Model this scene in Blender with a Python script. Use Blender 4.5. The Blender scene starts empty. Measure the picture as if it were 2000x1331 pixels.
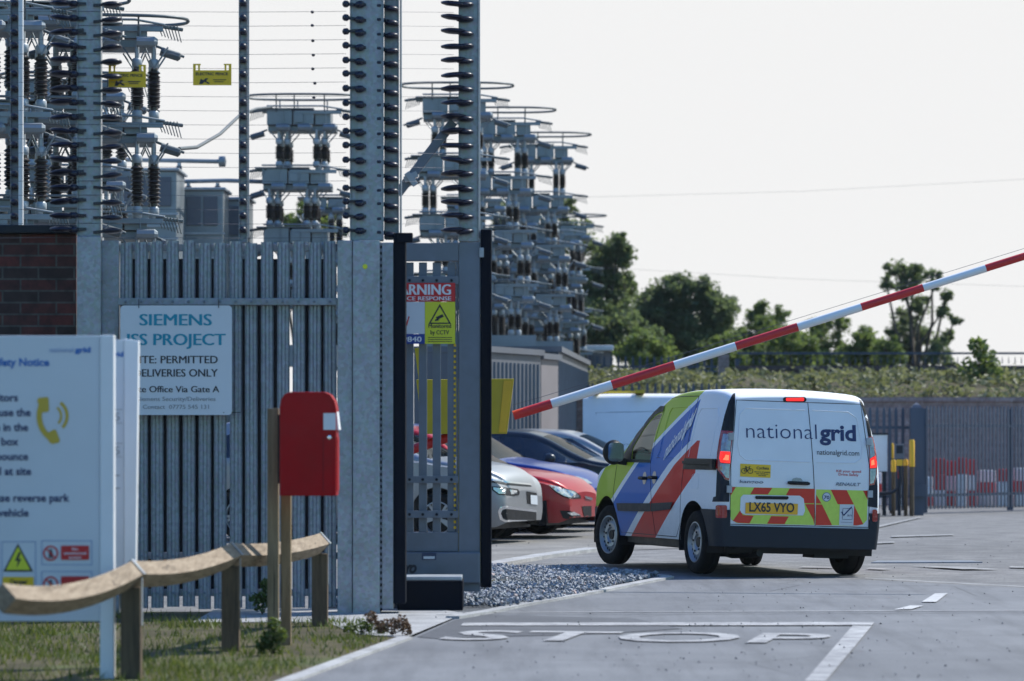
import bpy, bmesh, math, random
from mathutils import Vector, Matrix, geometry
from mathutils.bvhtree import BVHTree
import numpy as np

random.seed(7)
R = math.radians
SC = bpy.context.scene
COL = SC.collection

# ------------------------------------------------------------------ camera, sky, sun, exposure
F, HY, EYE = 7000.0, 840.0, 1.44            # focal length in photo pixels, horizon row, eye height
cd = bpy.data.cameras.new("camera")
cam = bpy.data.objects.new("camera", cd)
COL.objects.link(cam)
cam.location = (0, 0, EYE)
cam.rotation_euler = (R(90), 0, 0)
cd.sensor_width = 36.0
cd.lens = F / 2000 * 36
cd.shift_y = (HY - 665.5) / 2000
cd.clip_start = 0.5
cd.clip_end = 5000
cd.dof.use_dof = True
cd.dof.focus_distance = 35.6
cd.dof.aperture_fstop = 2.8
SC.camera = cam

SUN_AZ, SUN_EL = 58.0, 50.0                 # degrees right of the view direction, above the horizon
SKY_K, SKY_MAX = 0.125, 0.555
wd = bpy.data.worlds.new("World")
SC.world = wd
wd.use_nodes = True
nt = wd.node_tree
nt.nodes.clear()
sky = nt.nodes.new("ShaderNodeTexSky")
sky.sky_type = 'NISHITA'
sky.sun_disc = False
sky.sun_elevation = R(SUN_EL)
sky.sun_rotation = R(SUN_AZ)
sky.air_density = 1.0
sky.dust_density = 0.4
sky.ozone_density = 3.0
bg = nt.nodes.new("ShaderNodeBackground")
ow = nt.nodes.new("ShaderNodeOutputWorld")
# thin white haze lies over the sun's half of the sky and thins out upwards and behind the camera
def _m(op, a, b=None, c=None):
    x = nt.nodes.new("ShaderNodeMath"); x.operation = op
    for i, v in enumerate((a, b, c)):
        if v is None: continue
        if isinstance(v, (int, float)): x.inputs[i].default_value = v
        else: nt.links.new(v, x.inputs[i])
    return x.outputs[0]
def _ss(v, a, b):
    x = nt.nodes.new("ShaderNodeMapRange"); x.interpolation_type = 'SMOOTHSTEP'
    nt.links.new(v, x.inputs[0]); x.inputs[1].default_value = a; x.inputs[2].default_value = b
    return x.outputs[0]
tcw = nt.nodes.new("ShaderNodeTexCoord"); sx = nt.nodes.new("ShaderNodeSeparateXYZ")
nt.links.new(tcw.outputs['Generated'], sx.inputs[0])
front = _ss(_m('ADD', _m('MULTIPLY', sx.outputs[0], .35), _m('MULTIPLY', sx.outputs[1], .94)), .05, .85)
hz = _m('MULTIPLY', front, _ss(sx.outputs[2], .75, .12))
mxw = nt.nodes.new("ShaderNodeMix"); mxw.data_type = 'RGBA'
tint = nt.nodes.new("ShaderNodeVectorMath"); tint.operation = 'MULTIPLY'; tint.inputs[1].default_value = (.64, .93, 1.36)
nt.links.new(sky.outputs[0], tint.inputs[0])
nt.links.new(hz, mxw.inputs[0]); nt.links.new(tint.outputs[0], mxw.inputs[6])
mxw.inputs[7].default_value = (SKY_MAX / SKY_K,) * 3 + (1,)
vm = nt.nodes.new("ShaderNodeVectorMath"); vm.operation = 'MINIMUM'
vm.inputs[1].default_value = (SKY_MAX / SKY_K,) * 3
nt.links.new(mxw.outputs[2], vm.inputs[0])
nt.links.new(vm.outputs[0], bg.inputs[0])
bg.inputs[1].default_value = SKY_K
nt.links.new(bg.outputs[0], ow.inputs[0])

sl = bpy.data.lights.new("sun", 'SUN')
sl.energy = 3.6
sl.angle = R(0.5)
sl.color = (1.0, 0.97, 0.92)
so = bpy.data.objects.new("sun", sl)
COL.objects.link(so)
sdir = Vector((math.sin(R(SUN_AZ)) * math.cos(R(SUN_EL)), math.cos(R(SUN_AZ)) * math.cos(R(SUN_EL)), math.sin(R(SUN_EL))))
so.rotation_euler = sdir.to_track_quat('Z', 'Y').to_euler()
so.location = (20, 20, 40)

SC.view_settings.view_transform = 'Standard'
SC.view_settings.look = 'None'
SC.view_settings.exposure = 0.70
SC.view_settings.gamma = 1.0
SC.render.engine = 'CYCLES'
SC.cycles.use_denoising = True
SC.cycles.max_bounces = 6
SC.cycles.transparent_max_bounces = 12
SC.cycles.caustics_reflective = False
SC.cycles.caustics_refractive = False


# ------------------------------------------------------------------ placing helpers
def P(px, py, d):
    return Vector(((px - 1000) / F * d, d, EYE + (HY - py) / F * d))


def G(px, py, z=0.0):
    d = (EYE - z) * F / (py - HY)
    return Vector(((px - 1000) / F * d, d, z))


def X(px, d):
    return (px - 1000) / F * d


def Z(py, d):
    return EYE + (HY - py) / F * d


# ------------------------------------------------------------------ mesh helpers
class MB:
    def __init__(s):
        s.v, s.f, s.m = [], [], []

    def add(s, vs, fs, m=0):
        b = len(s.v)
        s.v += [tuple(v) for v in vs]
        for f in fs:
            s.f.append(tuple(b + i for i in f)); s.m.append(m)
        return s

    def box(s, x0, x1, y0, y1, z0, z1, m=0):
        vs = [(x, y, z) for z in (z0, z1) for y in (y0, y1) for x in (x0, x1)]
        return s.add(vs, [(0, 2, 3, 1), (4, 5, 7, 6), (0, 1, 5, 4), (2, 6, 7, 3), (0, 4, 6, 2), (1, 3, 7, 5)], m)

    def bar(s, p, q, w, h, m=0, up=(0, 0, 1)):
        p, q = Vector(p), Vector(q)
        d = (q - p).normalized(); u = Vector(up)
        if abs(d.dot(u)) > 0.98: u = Vector((0, 1, 0))
        a = d.cross(u).normalized() * w / 2
        b = a.cross(d).normalized() * h / 2
        vs = [c + sa * a + sb * b for c in (p, q) for sa, sb in ((-1, -1), (1, -1), (1, 1), (-1, 1))]
        return s.add(vs, [(3, 2, 1, 0), (4, 5, 6, 7), (0, 1, 5, 4), (1, 2, 6, 5), (2, 3, 7, 6), (3, 0, 4, 7)], m)

    def tube(s, pts, r, n=8, m=0, closed=False, caps=True):
        pts = [Vector(p) for p in pts]; k = len(pts)
        rs = r if isinstance(r, (list, tuple)) else [r] * k
        vs = []; ref = None
        for i, p in enumerate(pts):
            a = pts[(i - 1) % k] if (closed or i) else p
            b = pts[(i + 1) % k] if (closed or i < k - 1) else p
            d = (b - a).normalized()
            if ref is None:
                ref = Vector((0, 0, 1)) if abs(d.z) < .9 else Vector((1, 0, 0))
            u = (ref - d * ref.dot(d)).normalized(); ref = u
            w = d.cross(u)
            vs += [p + (u * math.cos(2 * math.pi * j / n) + w * math.sin(2 * math.pi * j / n)) * rs[i] for j in range(n)]
        fs = []
        for i in range(k if closed else k - 1):
            for j in range(n):
                a, b = i * n, ((i + 1) % k) * n
                fs.append((a + j, a + (j + 1) % n, b + (j + 1) % n, b + j))
        if caps and not closed:
            fs.append(tuple(range(n - 1, -1, -1))); fs.append(tuple((k - 1) * n + j for j in range(n)))
        return s.add(vs, fs, m)

    def lathe(s, prof, o, ax=(0, 0, 1), n=16, m=0, ms=None):
        o, ax = Vector(o), Vector(ax).normalized()
        u = ax.orthogonal().normalized(); w = ax.cross(u)
        b = len(s.v)
        for r, t in prof:
            for j in range(n):
                a = 2 * math.pi * j / n
                s.v.append(tuple(o + ax * t + (u * math.cos(a) + w * math.sin(a)) * r))
        for i in range(len(prof) - 1):
            for j in range(n):
                s.f.append((b + i * n + j, b + i * n + (j + 1) % n, b + (i + 1) * n + (j + 1) % n, b + (i + 1) * n + j))
                s.m.append(ms[i] if ms else m)
        return s

    def prism(s, pts, a, b, m=0):
        """outline pts (list of Vector), extruded by the vector b-a added to the points"""
        n = len(pts); off0, off1 = Vector(a), Vector(b)
        vs = [Vector(p) + off0 for p in pts] + [Vector(p) + off1 for p in pts]
        fs = [tuple(range(n - 1, -1, -1)), tuple(range(n, 2 * n))] + [(i, (i + 1) % n, n + (i + 1) % n, n + i) for i in range(n)]
        return s.add(vs, fs, m)

    def poly(s, pts, m=0):
        return s.add(pts, [tuple(range(len(pts)))], m)

    def text(s, body, o, ux, uz, h, width=None, m=0, bold=0.0, right=False, center=False, shear=0.0, fn=None):
        """lettering: cap height h, optional exact width; o = left (or right, centre) end of the base line"""
        vs, fs, w0 = text_data(body, bold, shear)
        k = h; kx = k if width is None else width / w0
        o, ux, uz = Vector(o), Vector(ux), Vector(uz)
        sh = -w0 * kx if right else (-w0 * kx / 2 if center else 0)
        if fn: vs2 = [fn(sh + x * kx, y * k) for x, y in vs]
        else: vs2 = [o + ux * (sh + x * kx) + uz * (y * k) for x, y in vs]
        return s.add(vs2, fs, m)

    def build(s, name, mats, parent=None, smooth=None, bevel=0.0, local=False):
        me = bpy.data.meshes.new(name)
        org = Vector((0, 0, 0))
        if parent is not None and not local:
            r = parent
            while r.parent: r = r.parent
            org = r.location
        me.from_pydata([(v[0] - org[0], v[1] - org[1], v[2] - org[2]) for v in s.v], [], s.f)
        if not isinstance(mats, (list, tuple)): mats = [mats]
        for mt in mats: me.materials.append(mt)
        if len(mats) > 1: me.polygons.foreach_set('material_index', s.m)
        return finish(me, name, parent, smooth, bevel)


def finish(me, name, parent=None, smooth=None, bevel=0.0):
    if smooth:
        me.polygons.foreach_set('use_smooth', [True] * len(me.polygons))
        me.set_sharp_from_angle(angle=R(smooth))
    me.update()
    o = bpy.data.objects.new(name, me)
    COL.objects.link(o)
    if parent is not None: o.parent = parent
    if bevel:
        b = o.modifiers.new("bevel", 'BEVEL'); b.width = bevel; b.segments = 2; b.limit_method = 'ANGLE'; b.angle_limit = R(50)
    return o


_tc = {}
def text_data(body, bold, shear):
    key = (body, bold, shear)
    if key in _tc: return _tc[key]
    c = bpy.data.curves.new("t", 'FONT')
    c.body = body; c.size = 1.0; c.offset = bold; c.shear = shear; c.resolution_u = 3
    o = bpy.data.objects.new("t", c)
    me = bpy.data.meshes.new_from_object(o)
    if not hasattr(text_data, 'cap'):
        text_data.cap = 1; t = text_data("H", 0.0, 0.0); text_data.cap = max(y for x, y in t[0])
    cap = text_data.cap
    vs = [(v.co.x / cap, v.co.y / cap) for v in me.vertices]
    x0 = min(x for x, y in vs); vs = [(x - x0, y) for x, y in vs]
    fs = [tuple(p.vertices) for p in me.polygons]
    bpy.data.objects.remove(o); bpy.data.curves.remove(c); bpy.data.meshes.remove(me)
    _tc[key] = (vs, fs, max(x for x, y in vs))
    return _tc[key]


def tag(o, label=None, cat=None, group=None, kind=None):
    if label: o['label'] = label
    if cat: o['category'] = cat
    if group: o['group'] = group
    if kind: o['kind'] = kind
    return o


def thing(name, loc, label, cat, group=None, rz=0.0):
    o = bpy.data.objects.new(name, None)
    o.empty_display_size = 0.2
    COL.objects.link(o)
    o.location = loc; o.rotation_euler = (0, 0, rz)
    return tag(o, label, cat, group)


def dup(root, loc, label=None, group=None, rz=None):
    r = root.copy(); COL.objects.link(r); r.location = loc
    if rz is not None: r.rotation_euler = (0, 0, rz)
    if label: r['label'] = label
    if group: r['group'] = group
    for ch in list(root.children):
        c = ch.copy(); COL.objects.link(c); c.parent = r
        for g in list(ch.children):
            d = g.copy(); COL.objects.link(d); d.parent = c
    return r


# ------------------------------------------------------------------ materials
class NT:
    def __init__(s, name):
        s.mat = bpy.data.materials.new(name); s.mat.use_nodes = True
        s.t = s.mat.node_tree; s.t.nodes.clear()
        s.out = s.n("ShaderNodeOutputMaterial")
        s.b = s.n("ShaderNodeBsdfPrincipled")
        s.l(s.b.outputs[0], s.out.inputs[0])

    def n(s, k, **kw):
        x = s.t.nodes.new(k)
        for a, b in kw.items(): setattr(x, a, b)
        return x

    def l(s, a, b): s.t.links.new(a, b)

    def val(s, sock, v):
        if isinstance(v, bpy.types.NodeSocket): s.l(v, sock)
        elif isinstance(v, (tuple, list)) and len(v) == 3 and sock.type == 'RGBA': sock.default_value = (*v, 1)
        else: sock.default_value = v

    def noise(s, scale, detail=4, rough=.6, coord='Object', stretch=None):
        tc = s.n("ShaderNodeTexCoord"); o = tc.outputs[coord]
        if stretch:
            mp = s.n("ShaderNodeMapping"); mp.inputs['Scale'].default_value = stretch
            s.l(o, mp.inputs[0]); o = mp.outputs[0]
        x = s.n("ShaderNodeTexNoise"); x.inputs['Scale'].default_value = scale
        x.inputs['Detail'].default_value = detail; x.inputs['Roughness'].default_value = rough
        s.l(o, x.inputs['Vector']); return x.outputs[0]

    def ramp(s, f, stops, interp='LINEAR'):
        x = s.n("ShaderNodeValToRGB"); cr = x.color_ramp; cr.interpolation = interp
        while len(cr.elements) < len(stops): cr.elements.new(.5)
        for e, (p, c) in zip(cr.elements, stops):
            e.position = p; e.color = (*c, 1) if isinstance(c, (tuple, list)) else (c, c, c, 1)
        s.l(f, x.inputs[0]); return x.outputs[0]

    def mix(s, f, a, b, mode='MIX'):
        x = s.n("ShaderNodeMix", data_type='RGBA', blend_type=mode)
        s.val(x.inputs[0], f); s.val(x.inputs[6], a); s.val(x.inputs[7], b); return x.outputs[2]

    def math(s, op, a, b=None, c=None):
        x = s.n("ShaderNodeMath", operation=op)
        for i, v in enumerate((a, b, c)):
            if v is not None: s.val(x.inputs[i], v)
        return x.outputs[0]

    def bump(s, h, strength=.3, dist=.01):
        x = s.n("ShaderNodeBump"); x.inputs['Strength'].default_value = strength; x.inputs['Distance'].default_value = dist
        s.l(h, x.inputs['Height']); s.l(x.outputs[0], s.b.inputs['Normal'])

    def set(s, **kw):
        names = dict(col='Base Color', rough='Roughness', metal='Metallic', coat='Coat Weight', coatr='Coat Roughness', spec='Specular IOR Level',
                     em='Emission Color', ems='Emission Strength', alpha='Alpha', trans='Transmission Weight', sub='Subsurface Weight')
        for k, v in kw.items(): s.val(s.b.inputs[names[k]], v)
        return s


def pm(name, col, rough=.5, metal=0.0, var=.12, scale=6, spec=.5, coat=0.0, bump=0.0, bscale=40, stretch=None, dirt=0.0):
    t = NT(name)
    c = Vector(col)
    n = t.noise(scale, 5, stretch=stretch)
    cc = t.ramp(n, [(.28, tuple(c * (1 - var))), (.72, tuple(min(1, x * (1 + var)) for x in c))])
    if dirt:
        n2 = t.noise(scale * .37, 6, .7, stretch=stretch)
        cc = t.mix(t.ramp(n2, [(.45, 0.0), (.75, dirt)]), cc, (.06, .055, .05))
    t.set(col=cc, rough=t.ramp(n, [(.3, max(.02, rough * .85)), (.7, min(1, rough * 1.15))]), metal=metal, spec=spec, coat=coat, coatr=.06)
    if bump: t.bump(t.noise(bscale, 6), bump)
    return t.mat


def galv(name, col, rough=.5, metal=.35):
    t = NT(name)
    v = t.n("ShaderNodeTexVoronoi"); v.inputs['Scale'].default_value = 38
    tc = t.n("ShaderNodeTexCoord"); t.l(tc.outputs['Object'], v.inputs['Vector'])
    n = t.noise(3.0, 6, .7)
    n2 = t.noise(1.3, 5, .7, stretch=(1.5, 1.5, .35))
    c = Vector(col)
    a = t.ramp(n, [(.3, tuple(c * .8)), (.7, tuple(c * 1.18))])
    a = t.mix(.18, a, v.outputs['Color'], 'OVERLAY')
    hs = t.n("ShaderNodeHueSaturation"); hs.inputs['Saturation'].default_value = .45; t.l(a, hs.inputs['Color'])
    a = t.mix(t.ramp(n2, [(.48, 0.0), (.75, .45)]), hs.outputs[0], tuple(c * .55))
    t.set(col=a, rough=t.ramp(n, [(.3, rough * .8), (.7, rough * 1.2)]), metal=metal)
    return t.mat


M = {}
M['galv'] = galv('galvanised_steel', (.19, .24, .30))
M['galv_light'] = galv('galvanised_post_steel', (.235, .29, .35), .45)
M['galv_pale'] = galv('galvanised_pale_steel', (.18, .24, .32), .42)
M['grey_steel'] = pm('grey_painted_steel', (.15, .175, .215), .45, .1, .12, 5, dirt=.2)
M['light_steel'] = pm('light_grey_steel', (.36, .39, .42), .45, .2, .1, 5, dirt=.25)
M['rubber'] = pm('black_rubber', (.006, .008, .014), .8, 0, .2, 8, spec=.12)
M['black'] = pm('black_plastic', (.010, .011, .014), .5, 0, .15, 8, spec=.25)
M['insulator'] = pm('black_insulator_plastic', (.012, .013, .03), .35, 0, .2, 8)
M['trim'] = pm('grey_bumper_plastic', (.016, .021, .031), .55, 0, .12, 10, spec=.25, bump=.05, bscale=300)
M['white_sign'] = pm('white_sign_panel', (.60, .63, .67), .35, 0, .03, 2, dirt=.08)
M['ink_black'] = pm('black_lettering', (.02, .02, .03), .5, 0, .1)
M['ink_navy'] = pm('navy_lettering', (.012, .025, .11), .5, 0, .1)
M['ink_teal'] = pm('teal_lettering', (.0, .25, .36), .5, 0, .08)
M['ink_blue'] = pm('blue_lettering', (.02, .14, .45), .5, 0, .08)
M['ink_pale'] = pm('pale_blue_lettering', (.16, .26, .48), .5, 0, .08)
M['ink_grey'] = pm('grey_lettering', (.25, .26, .28), .5, 0, .1)
M['ink_white'] = pm('white_lettering', (.74, .75, .77), .5, 0, .03)
M['gold'] = pm('gold_print', (.55, .38, .04), .5, 0, .06)
M['sign_yellow'] = pm('yellow_sign', (.80, .50, .012), .45, 0, .08, 5)
M['sign_lime'] = pm('lime_yellow_sign', (.66, .68, .03), .45, 0, .05, 5)
M['sign_red'] = pm('red_sign', (.55, .015, .02), .45, 0, .08, 5)
M['sign_blue'] = pm('blue_sign', (.015, .05, .28), .45, 0, .08, 5)
M['box_red'] = pm('red_painted_metal', (.33, .002, .006), .5, 0, .15, 3, spec=.15, coat=.05, dirt=.15)
M['yellow_paint'] = pm('yellow_painted_steel', (.50, .36, .01), .45, 0, .08, 4, coat=.1, dirt=.12)
M['yellow_plastic'] = pm('yellow_post_paint', (.75, .42, .02), .5, 0, .1, 4)
M['boom_red'] = pm('red_boom_band', (.55, .02, .018), .4, 0, .1, 6, coat=.15)
M['boom_white'] = pm('white_boom_band', (.76, .77, .78), .4, 0, .05, 6, coat=.15)
M['navy_window'] = pm('dark_navy_plate', (.02, .04, .10), .4)


def wood(name, a, b, stretch=(9, 9, .7)):
    t = NT(name)
    n = t.noise(4, 6, .7, stretch=stretch); n2 = t.noise(3, 5, .75, stretch=tuple(max(.6, x * .35) for x in stretch)); n3 = t.noise(2.2, 3, .6, stretch=tuple(x * (1.6 if x > 1 else .5) for x in stretch))
    c = t.ramp(n, [(.3, a), (.7, b)])
    c = t.mix(t.ramp(n2, [(.5, 0.0), (.72, .6)]), c, tuple(Vector(a) * .45))
    c = t.mix(t.ramp(n3, [(.66, 0.0), (.70, .85)]), c, tuple(Vector(a) * .2))
    t.set(col=c, rough=.85); t.bump(n, .45, .01)
    return t.mat


M['wood'] = wood('weathered_timber', (.15, .105, .065), (.36, .285, .205), (9, .8, 9))
M['wood_dark'] = wood('post_timber', (.07, .047, .028), (.14, .10, .06))
M['wood_pale'] = wood('pale_new_timber', (.19, .135, .075), (.30, .23, .135))


def ground_mat(name, a, b, sc=1.2, fine=60, bump=.35, rough=.85, crack=False, patch=None, spec=.35, streak=False):
    t = NT(name)
    n = t.noise(sc, 7, .62); nf = t.noise(fine, 3, .6); nb = t.noise(.13, 5, .6)
    c = t.ramp(n, [(.32, a), (.68, b)])
    c = t.mix(.55, c, t.ramp(nf, [(.3, .25), (.7, .8)]), 'OVERLAY')
    c = t.mix(t.ramp(nb, [(.45, 0.0), (.6, .35)]), c, tuple(Vector(a) * .7))
    if patch: c = t.mix(t.ramp(t.noise(.6, 4, .7), [(.55, 0.0), (.68, 1.0)]), c, patch)
    if streak:                                   # tyre tracks and drips drawn out along the way the traffic goes
        ns = t.noise(2.2, 6, .7, stretch=(1.6, .13, 1)); c = t.mix(t.ramp(ns, [(.46, 0.0), (.70, .55)]), c, tuple(Vector(a) * .55))
        vo = t.n('ShaderNodeTexVoronoi', feature='DISTANCE_TO_EDGE'); vo.inputs['Scale'].default_value = .42; tcv = t.n('ShaderNodeTexCoord'); wob = t.mix(.22, tcv.outputs['Object'], t.n('ShaderNodeTexNoise').outputs['Color'], 'ADD'); t.l(wob, vo.inputs['Vector'])
        c = t.mix(t.math('MULTIPLY', t.ramp(vo.outputs[0], [(.0, 1.0), (.006, 0.0)]), t.ramp(t.noise(.35, 2), [(.5, 0.0), (.56, .7)])), c, tuple(Vector(a) * .3))
    nsc = t.noise(14, 8, .8)
    c = t.mix(t.ramp(nsc, [(.72, 0.0), (.76, .8)]), c, tuple(Vector(a) * .35))
    t.set(col=c, rough=rough, spec=spec); t.bump(nf, bump, .01)
    return t.mat


M['asphalt'] = ground_mat('smooth_asphalt', (.135, .140, .152), (.185, .19, .20), 1.0, 90, .25, .7, streak=True)
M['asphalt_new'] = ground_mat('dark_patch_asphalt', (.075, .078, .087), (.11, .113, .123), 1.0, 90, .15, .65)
M['asphalt_old'] = ground_mat('worn_coarse_asphalt', (.11, .11, .114), (.21, .207, .205), 2.2, 35, .8, .8)
M['carpark'] = ground_mat('worn_car_park_surface', (.13, .125, .12), (.23, .22, .205), 1.0, 40, .4, .85)
M['concrete'] = ground_mat('pale_concrete', (.25, .25, .255), (.42, .42, .42), 3.0, 80, .2, .85)
M['soil'] = ground_mat('verge_soil', (.035, .03, .015), (.105, .09, .045), 2.5, 40, .6, .95, patch=(.07, .09, .025))
M['land'] = ground_mat('distant_ground', (.07, .075, .05), (.13, .13, .09), .4, 10, .3, .95)
M['gravel_bed'] = ground_mat('gravel_ground', (.06, .066, .075), (.14, .15, .165), 8, 60, .8, .9)


def paint_mat():
    t = NT('road_marking_paint')
    n = t.noise(14, 8, .75); n2 = t.noise(1.1, 4, .6)
    c = t.ramp(n, [(.34, (.20, .20, .21)), (.5, (.50, .50, .50))])
    c = t.mix(t.ramp(n2, [(.4, 0.0), (.7, .5)]), c, (.30, .30, .31))
    t.set(col=c, rough=.7); return t.mat


M['marking'] = paint_mat()
M['marking_stop'] = ground_mat('worn_stop_lettering', (.20, .20, .21), (.47, .47, .47), 5, 60, .2, .8)
M['marking_worn'] = ground_mat('worn_faint_marking', (.20, .20, .20), (.33, .33, .33), 5, 60, .2, .8)


def stones_mat():
    t = NT('blue_grey_stone_chips')
    g = t.n("ShaderNodeNewGeometry")
    c = t.ramp(g.outputs['Random Per Island'], [(0, (.11, .12, .14)), (.5, (.23, .25, .28)), (.94, (.36, .37, .40)), (1, (.40, .30, .27))])
    t.set(col=c, rough=.75); return t.mat


def leaf_mat(name, a, b, c, trans=.35):
    t = NT(name)
    g = t.n("ShaderNodeNewGeometry")
    col = t.ramp(g.outputs['Random Per Island'], [(0, a), (.55, b), (1, c)])
    t.set(col=col, rough=.55, spec=.35)
    tr = t.n("ShaderNodeBsdfTranslucent"); t.l(t.mix(.4, col, (.22, .25, .03), 'ADD') if trans > .3 else col, tr.inputs[0])
    mx = t.n("ShaderNodeMixShader"); mx.inputs[0].default_value = trans
    t.l(t.b.outputs[0], mx.inputs[1]); t.l(tr.outputs[0], mx.inputs[2]); t.l(mx.outputs[0], t.out.inputs[0])
    return t.mat


M['stones'] = stones_mat()
M['leaf_dark'] = leaf_mat('dark_tree_leaves', (.062, .098, .055), (.10, .145, .075), (.15, .195, .095), .52)
M['leaf_mid'] = leaf_mat('mid_green_leaves', (.062, .105, .032), (.10, .155, .045), (.16, .21, .065), .52)
M['leaf_hedge'] = leaf_mat('bank_leaves', (.09, .10, .05), (.165, .17, .09), (.25, .245, .15), .35)
M['leaf_weed'] = leaf_mat('weed_leaves', (.035, .065, .015), (.06, .10, .025), (.10, .14, .04), .35)
M['leaf_dry'] = leaf_mat('dry_weed_stalks', (.10, .05, .03), (.17, .10, .06), (.25, .17, .10), .2)
M['grass'] = leaf_mat('verge_grass_blades', (.034, .062, .010), (.062, .10, .018), (.16, .16, .05), .35)
M['bark'] = pm('tree_bark', (.07, .055, .04), .9, 0, .25, 8)


def brick_mat(name, a, b, mortar, bw=.29, bh=.095):
    t = NT(name)
    tc = t.n("ShaderNodeTexCoord"); mp = t.n("ShaderNodeMapping"); mp.inputs['Rotation'].default_value = (R(-90), 0, 0)
    t.l(tc.outputs['Object'], mp.inputs[0])
    k = t.n("ShaderNodeTexBrick")
    k.inputs['Color1'].default_value = (*a, 1); k.inputs['Color2'].default_value = (*b, 1); k.inputs['Mortar'].default_value = (*mortar, 1)
    k.inputs['Scale'].default_value = 1; k.inputs['Brick Width'].default_value = bw; k.inputs['Row Height'].default_value = bh
    k.inputs['Mortar Size'].default_value = .008; k.inputs['Bias'].default_value = -.2
    t.l(mp.outputs[0], k.inputs[0])
    n = t.noise(7, 6, .7)
    c = t.mix(t.ramp(n, [(.4, 0.0), (.7, .75)]), k.outputs[0], tuple(Vector(a) * .35))
    t.set(col=c, rough=.9); t.bump(k.outputs['Fac'], -.4, .01)
    return t.mat


M['brick'] = brick_mat('old_red_brick', (.045, .032, .03), (.17, .035, .028), (.10, .095, .088))
M['brick_far'] = brick_mat('far_brick', (.09, .07, .08), (.12, .085, .085), (.14, .125, .125))
M['brick_pink'] = brick_mat('pale_pink_brick', (.30, .225, .22), (.36, .28, .27), (.38, .34, .33))


def glass_mat(name, tint=(.55, .62, .62), k=.5, rough=.02):
    t = NT(name)
    tr = t.n("ShaderNodeBsdfTransparent"); tr.inputs[0].default_value = (*tint, 1)
    gl = t.n("ShaderNodeBsdfGlossy"); gl.inputs['Roughness'].default_value = rough
    lw = t.n("ShaderNodeLayerWeight"); lw.inputs[0].default_value = k
    mx = t.n("ShaderNodeMixShader")
    t.l(t.ramp(lw.outputs[0], [(0, .05), (.6, .3), (1, 1.0)]), mx.inputs[0]); t.l(tr.outputs[0], mx.inputs[1]); t.l(gl.outputs[0], mx.inputs[2]); t.l(mx.outputs[0], t.out.inputs[0])
    return t.mat


def carpaint(name, col, metal=0.0, rough=.35, flake=.04):
    t = NT(name)
    n = t.noise(3, 4); c = Vector(col)
    cc = t.ramp(n, [(.3, tuple(c * (1 - flake))), (.7, tuple(min(.95, x * (1 + flake)) for x in c))])
    z = t.n("ShaderNodeSeparateXYZ"); tc = t.n("ShaderNodeTexCoord"); t.l(tc.outputs['Object'], z.inputs[0])
    gr = t.math('MULTIPLY', t.ramp(t.math('ADD', z.outputs[2], t.math('MULTIPLY', t.noise(9, 6, .7), .4)), [(.35, 1.0), (.85, 0.0)]), .3)
    cc = t.mix(gr, cc, (.10, .09, .075))
    t.set(col=cc, metal=metal, rough=rough, coat=.45, coatr=.04, spec=.3); t.b.inputs['Coat IOR'].default_value = 1.4; return t.mat


M['glass'] = glass_mat('clear_side_glass', (.90, .95, .93), .3)
M['glass_dark'] = glass_mat('tinted_car_glass', (.10, .14, .17), .5)
M['car_white'] = carpaint('white_car_paint', (.74, .76, .79), 0, .3)
M['car_silver'] = carpaint('silver_car_paint', (.30, .31, .33), .6, .4)
M['car_red'] = carpaint('red_car_paint', (.36, .008, .014), .15, .3)
M['car_blue'] = carpaint('blue_car_paint', (.004, .03, .21), .2, .3)
M['car_black'] = carpaint('black_blue_car_paint', (.012, .018, .03), .2, .3)
M['chrome'] = pm('chrome', (.75, .76, .78), .12, 1.0, .03)
M['lamp_glass'] = pm('clear_lamp_lens', (.50, .53, .56), .08, .75, .25, 30, coat=1)
M['lamp_red'] = pm('red_lamp_lens', (.33, .008, .012), .15, 0, .1, 30, coat=1)
M['lens_clear'] = pm('smoked_clear_lens', (.30, .31, .34), .12, .4, .35, 22, coat=1)
M['tyre'] = pm('tyre_rubber', (.009, .009, .010), .8, 0, .2, 20, spec=.15)
M['rim'] = pm('grey_steel_rim', (.36, .37, .39), .42, .55, .08, 10)
M['seat_cloth'] = pm('dark_seat_cloth', (.03, .032, .038), .9)


def emit(name, col, k):
    t = NT(name); t.set(col=col, em=col, ems=k, rough=.3); return t.mat


M['lamp_lit'] = emit('lit_brake_lamp', (.9, .02, .012), .75)
M['lamp_core'] = emit('lit_brake_bulb', (1.0, .12, .05), 1.3)


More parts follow.
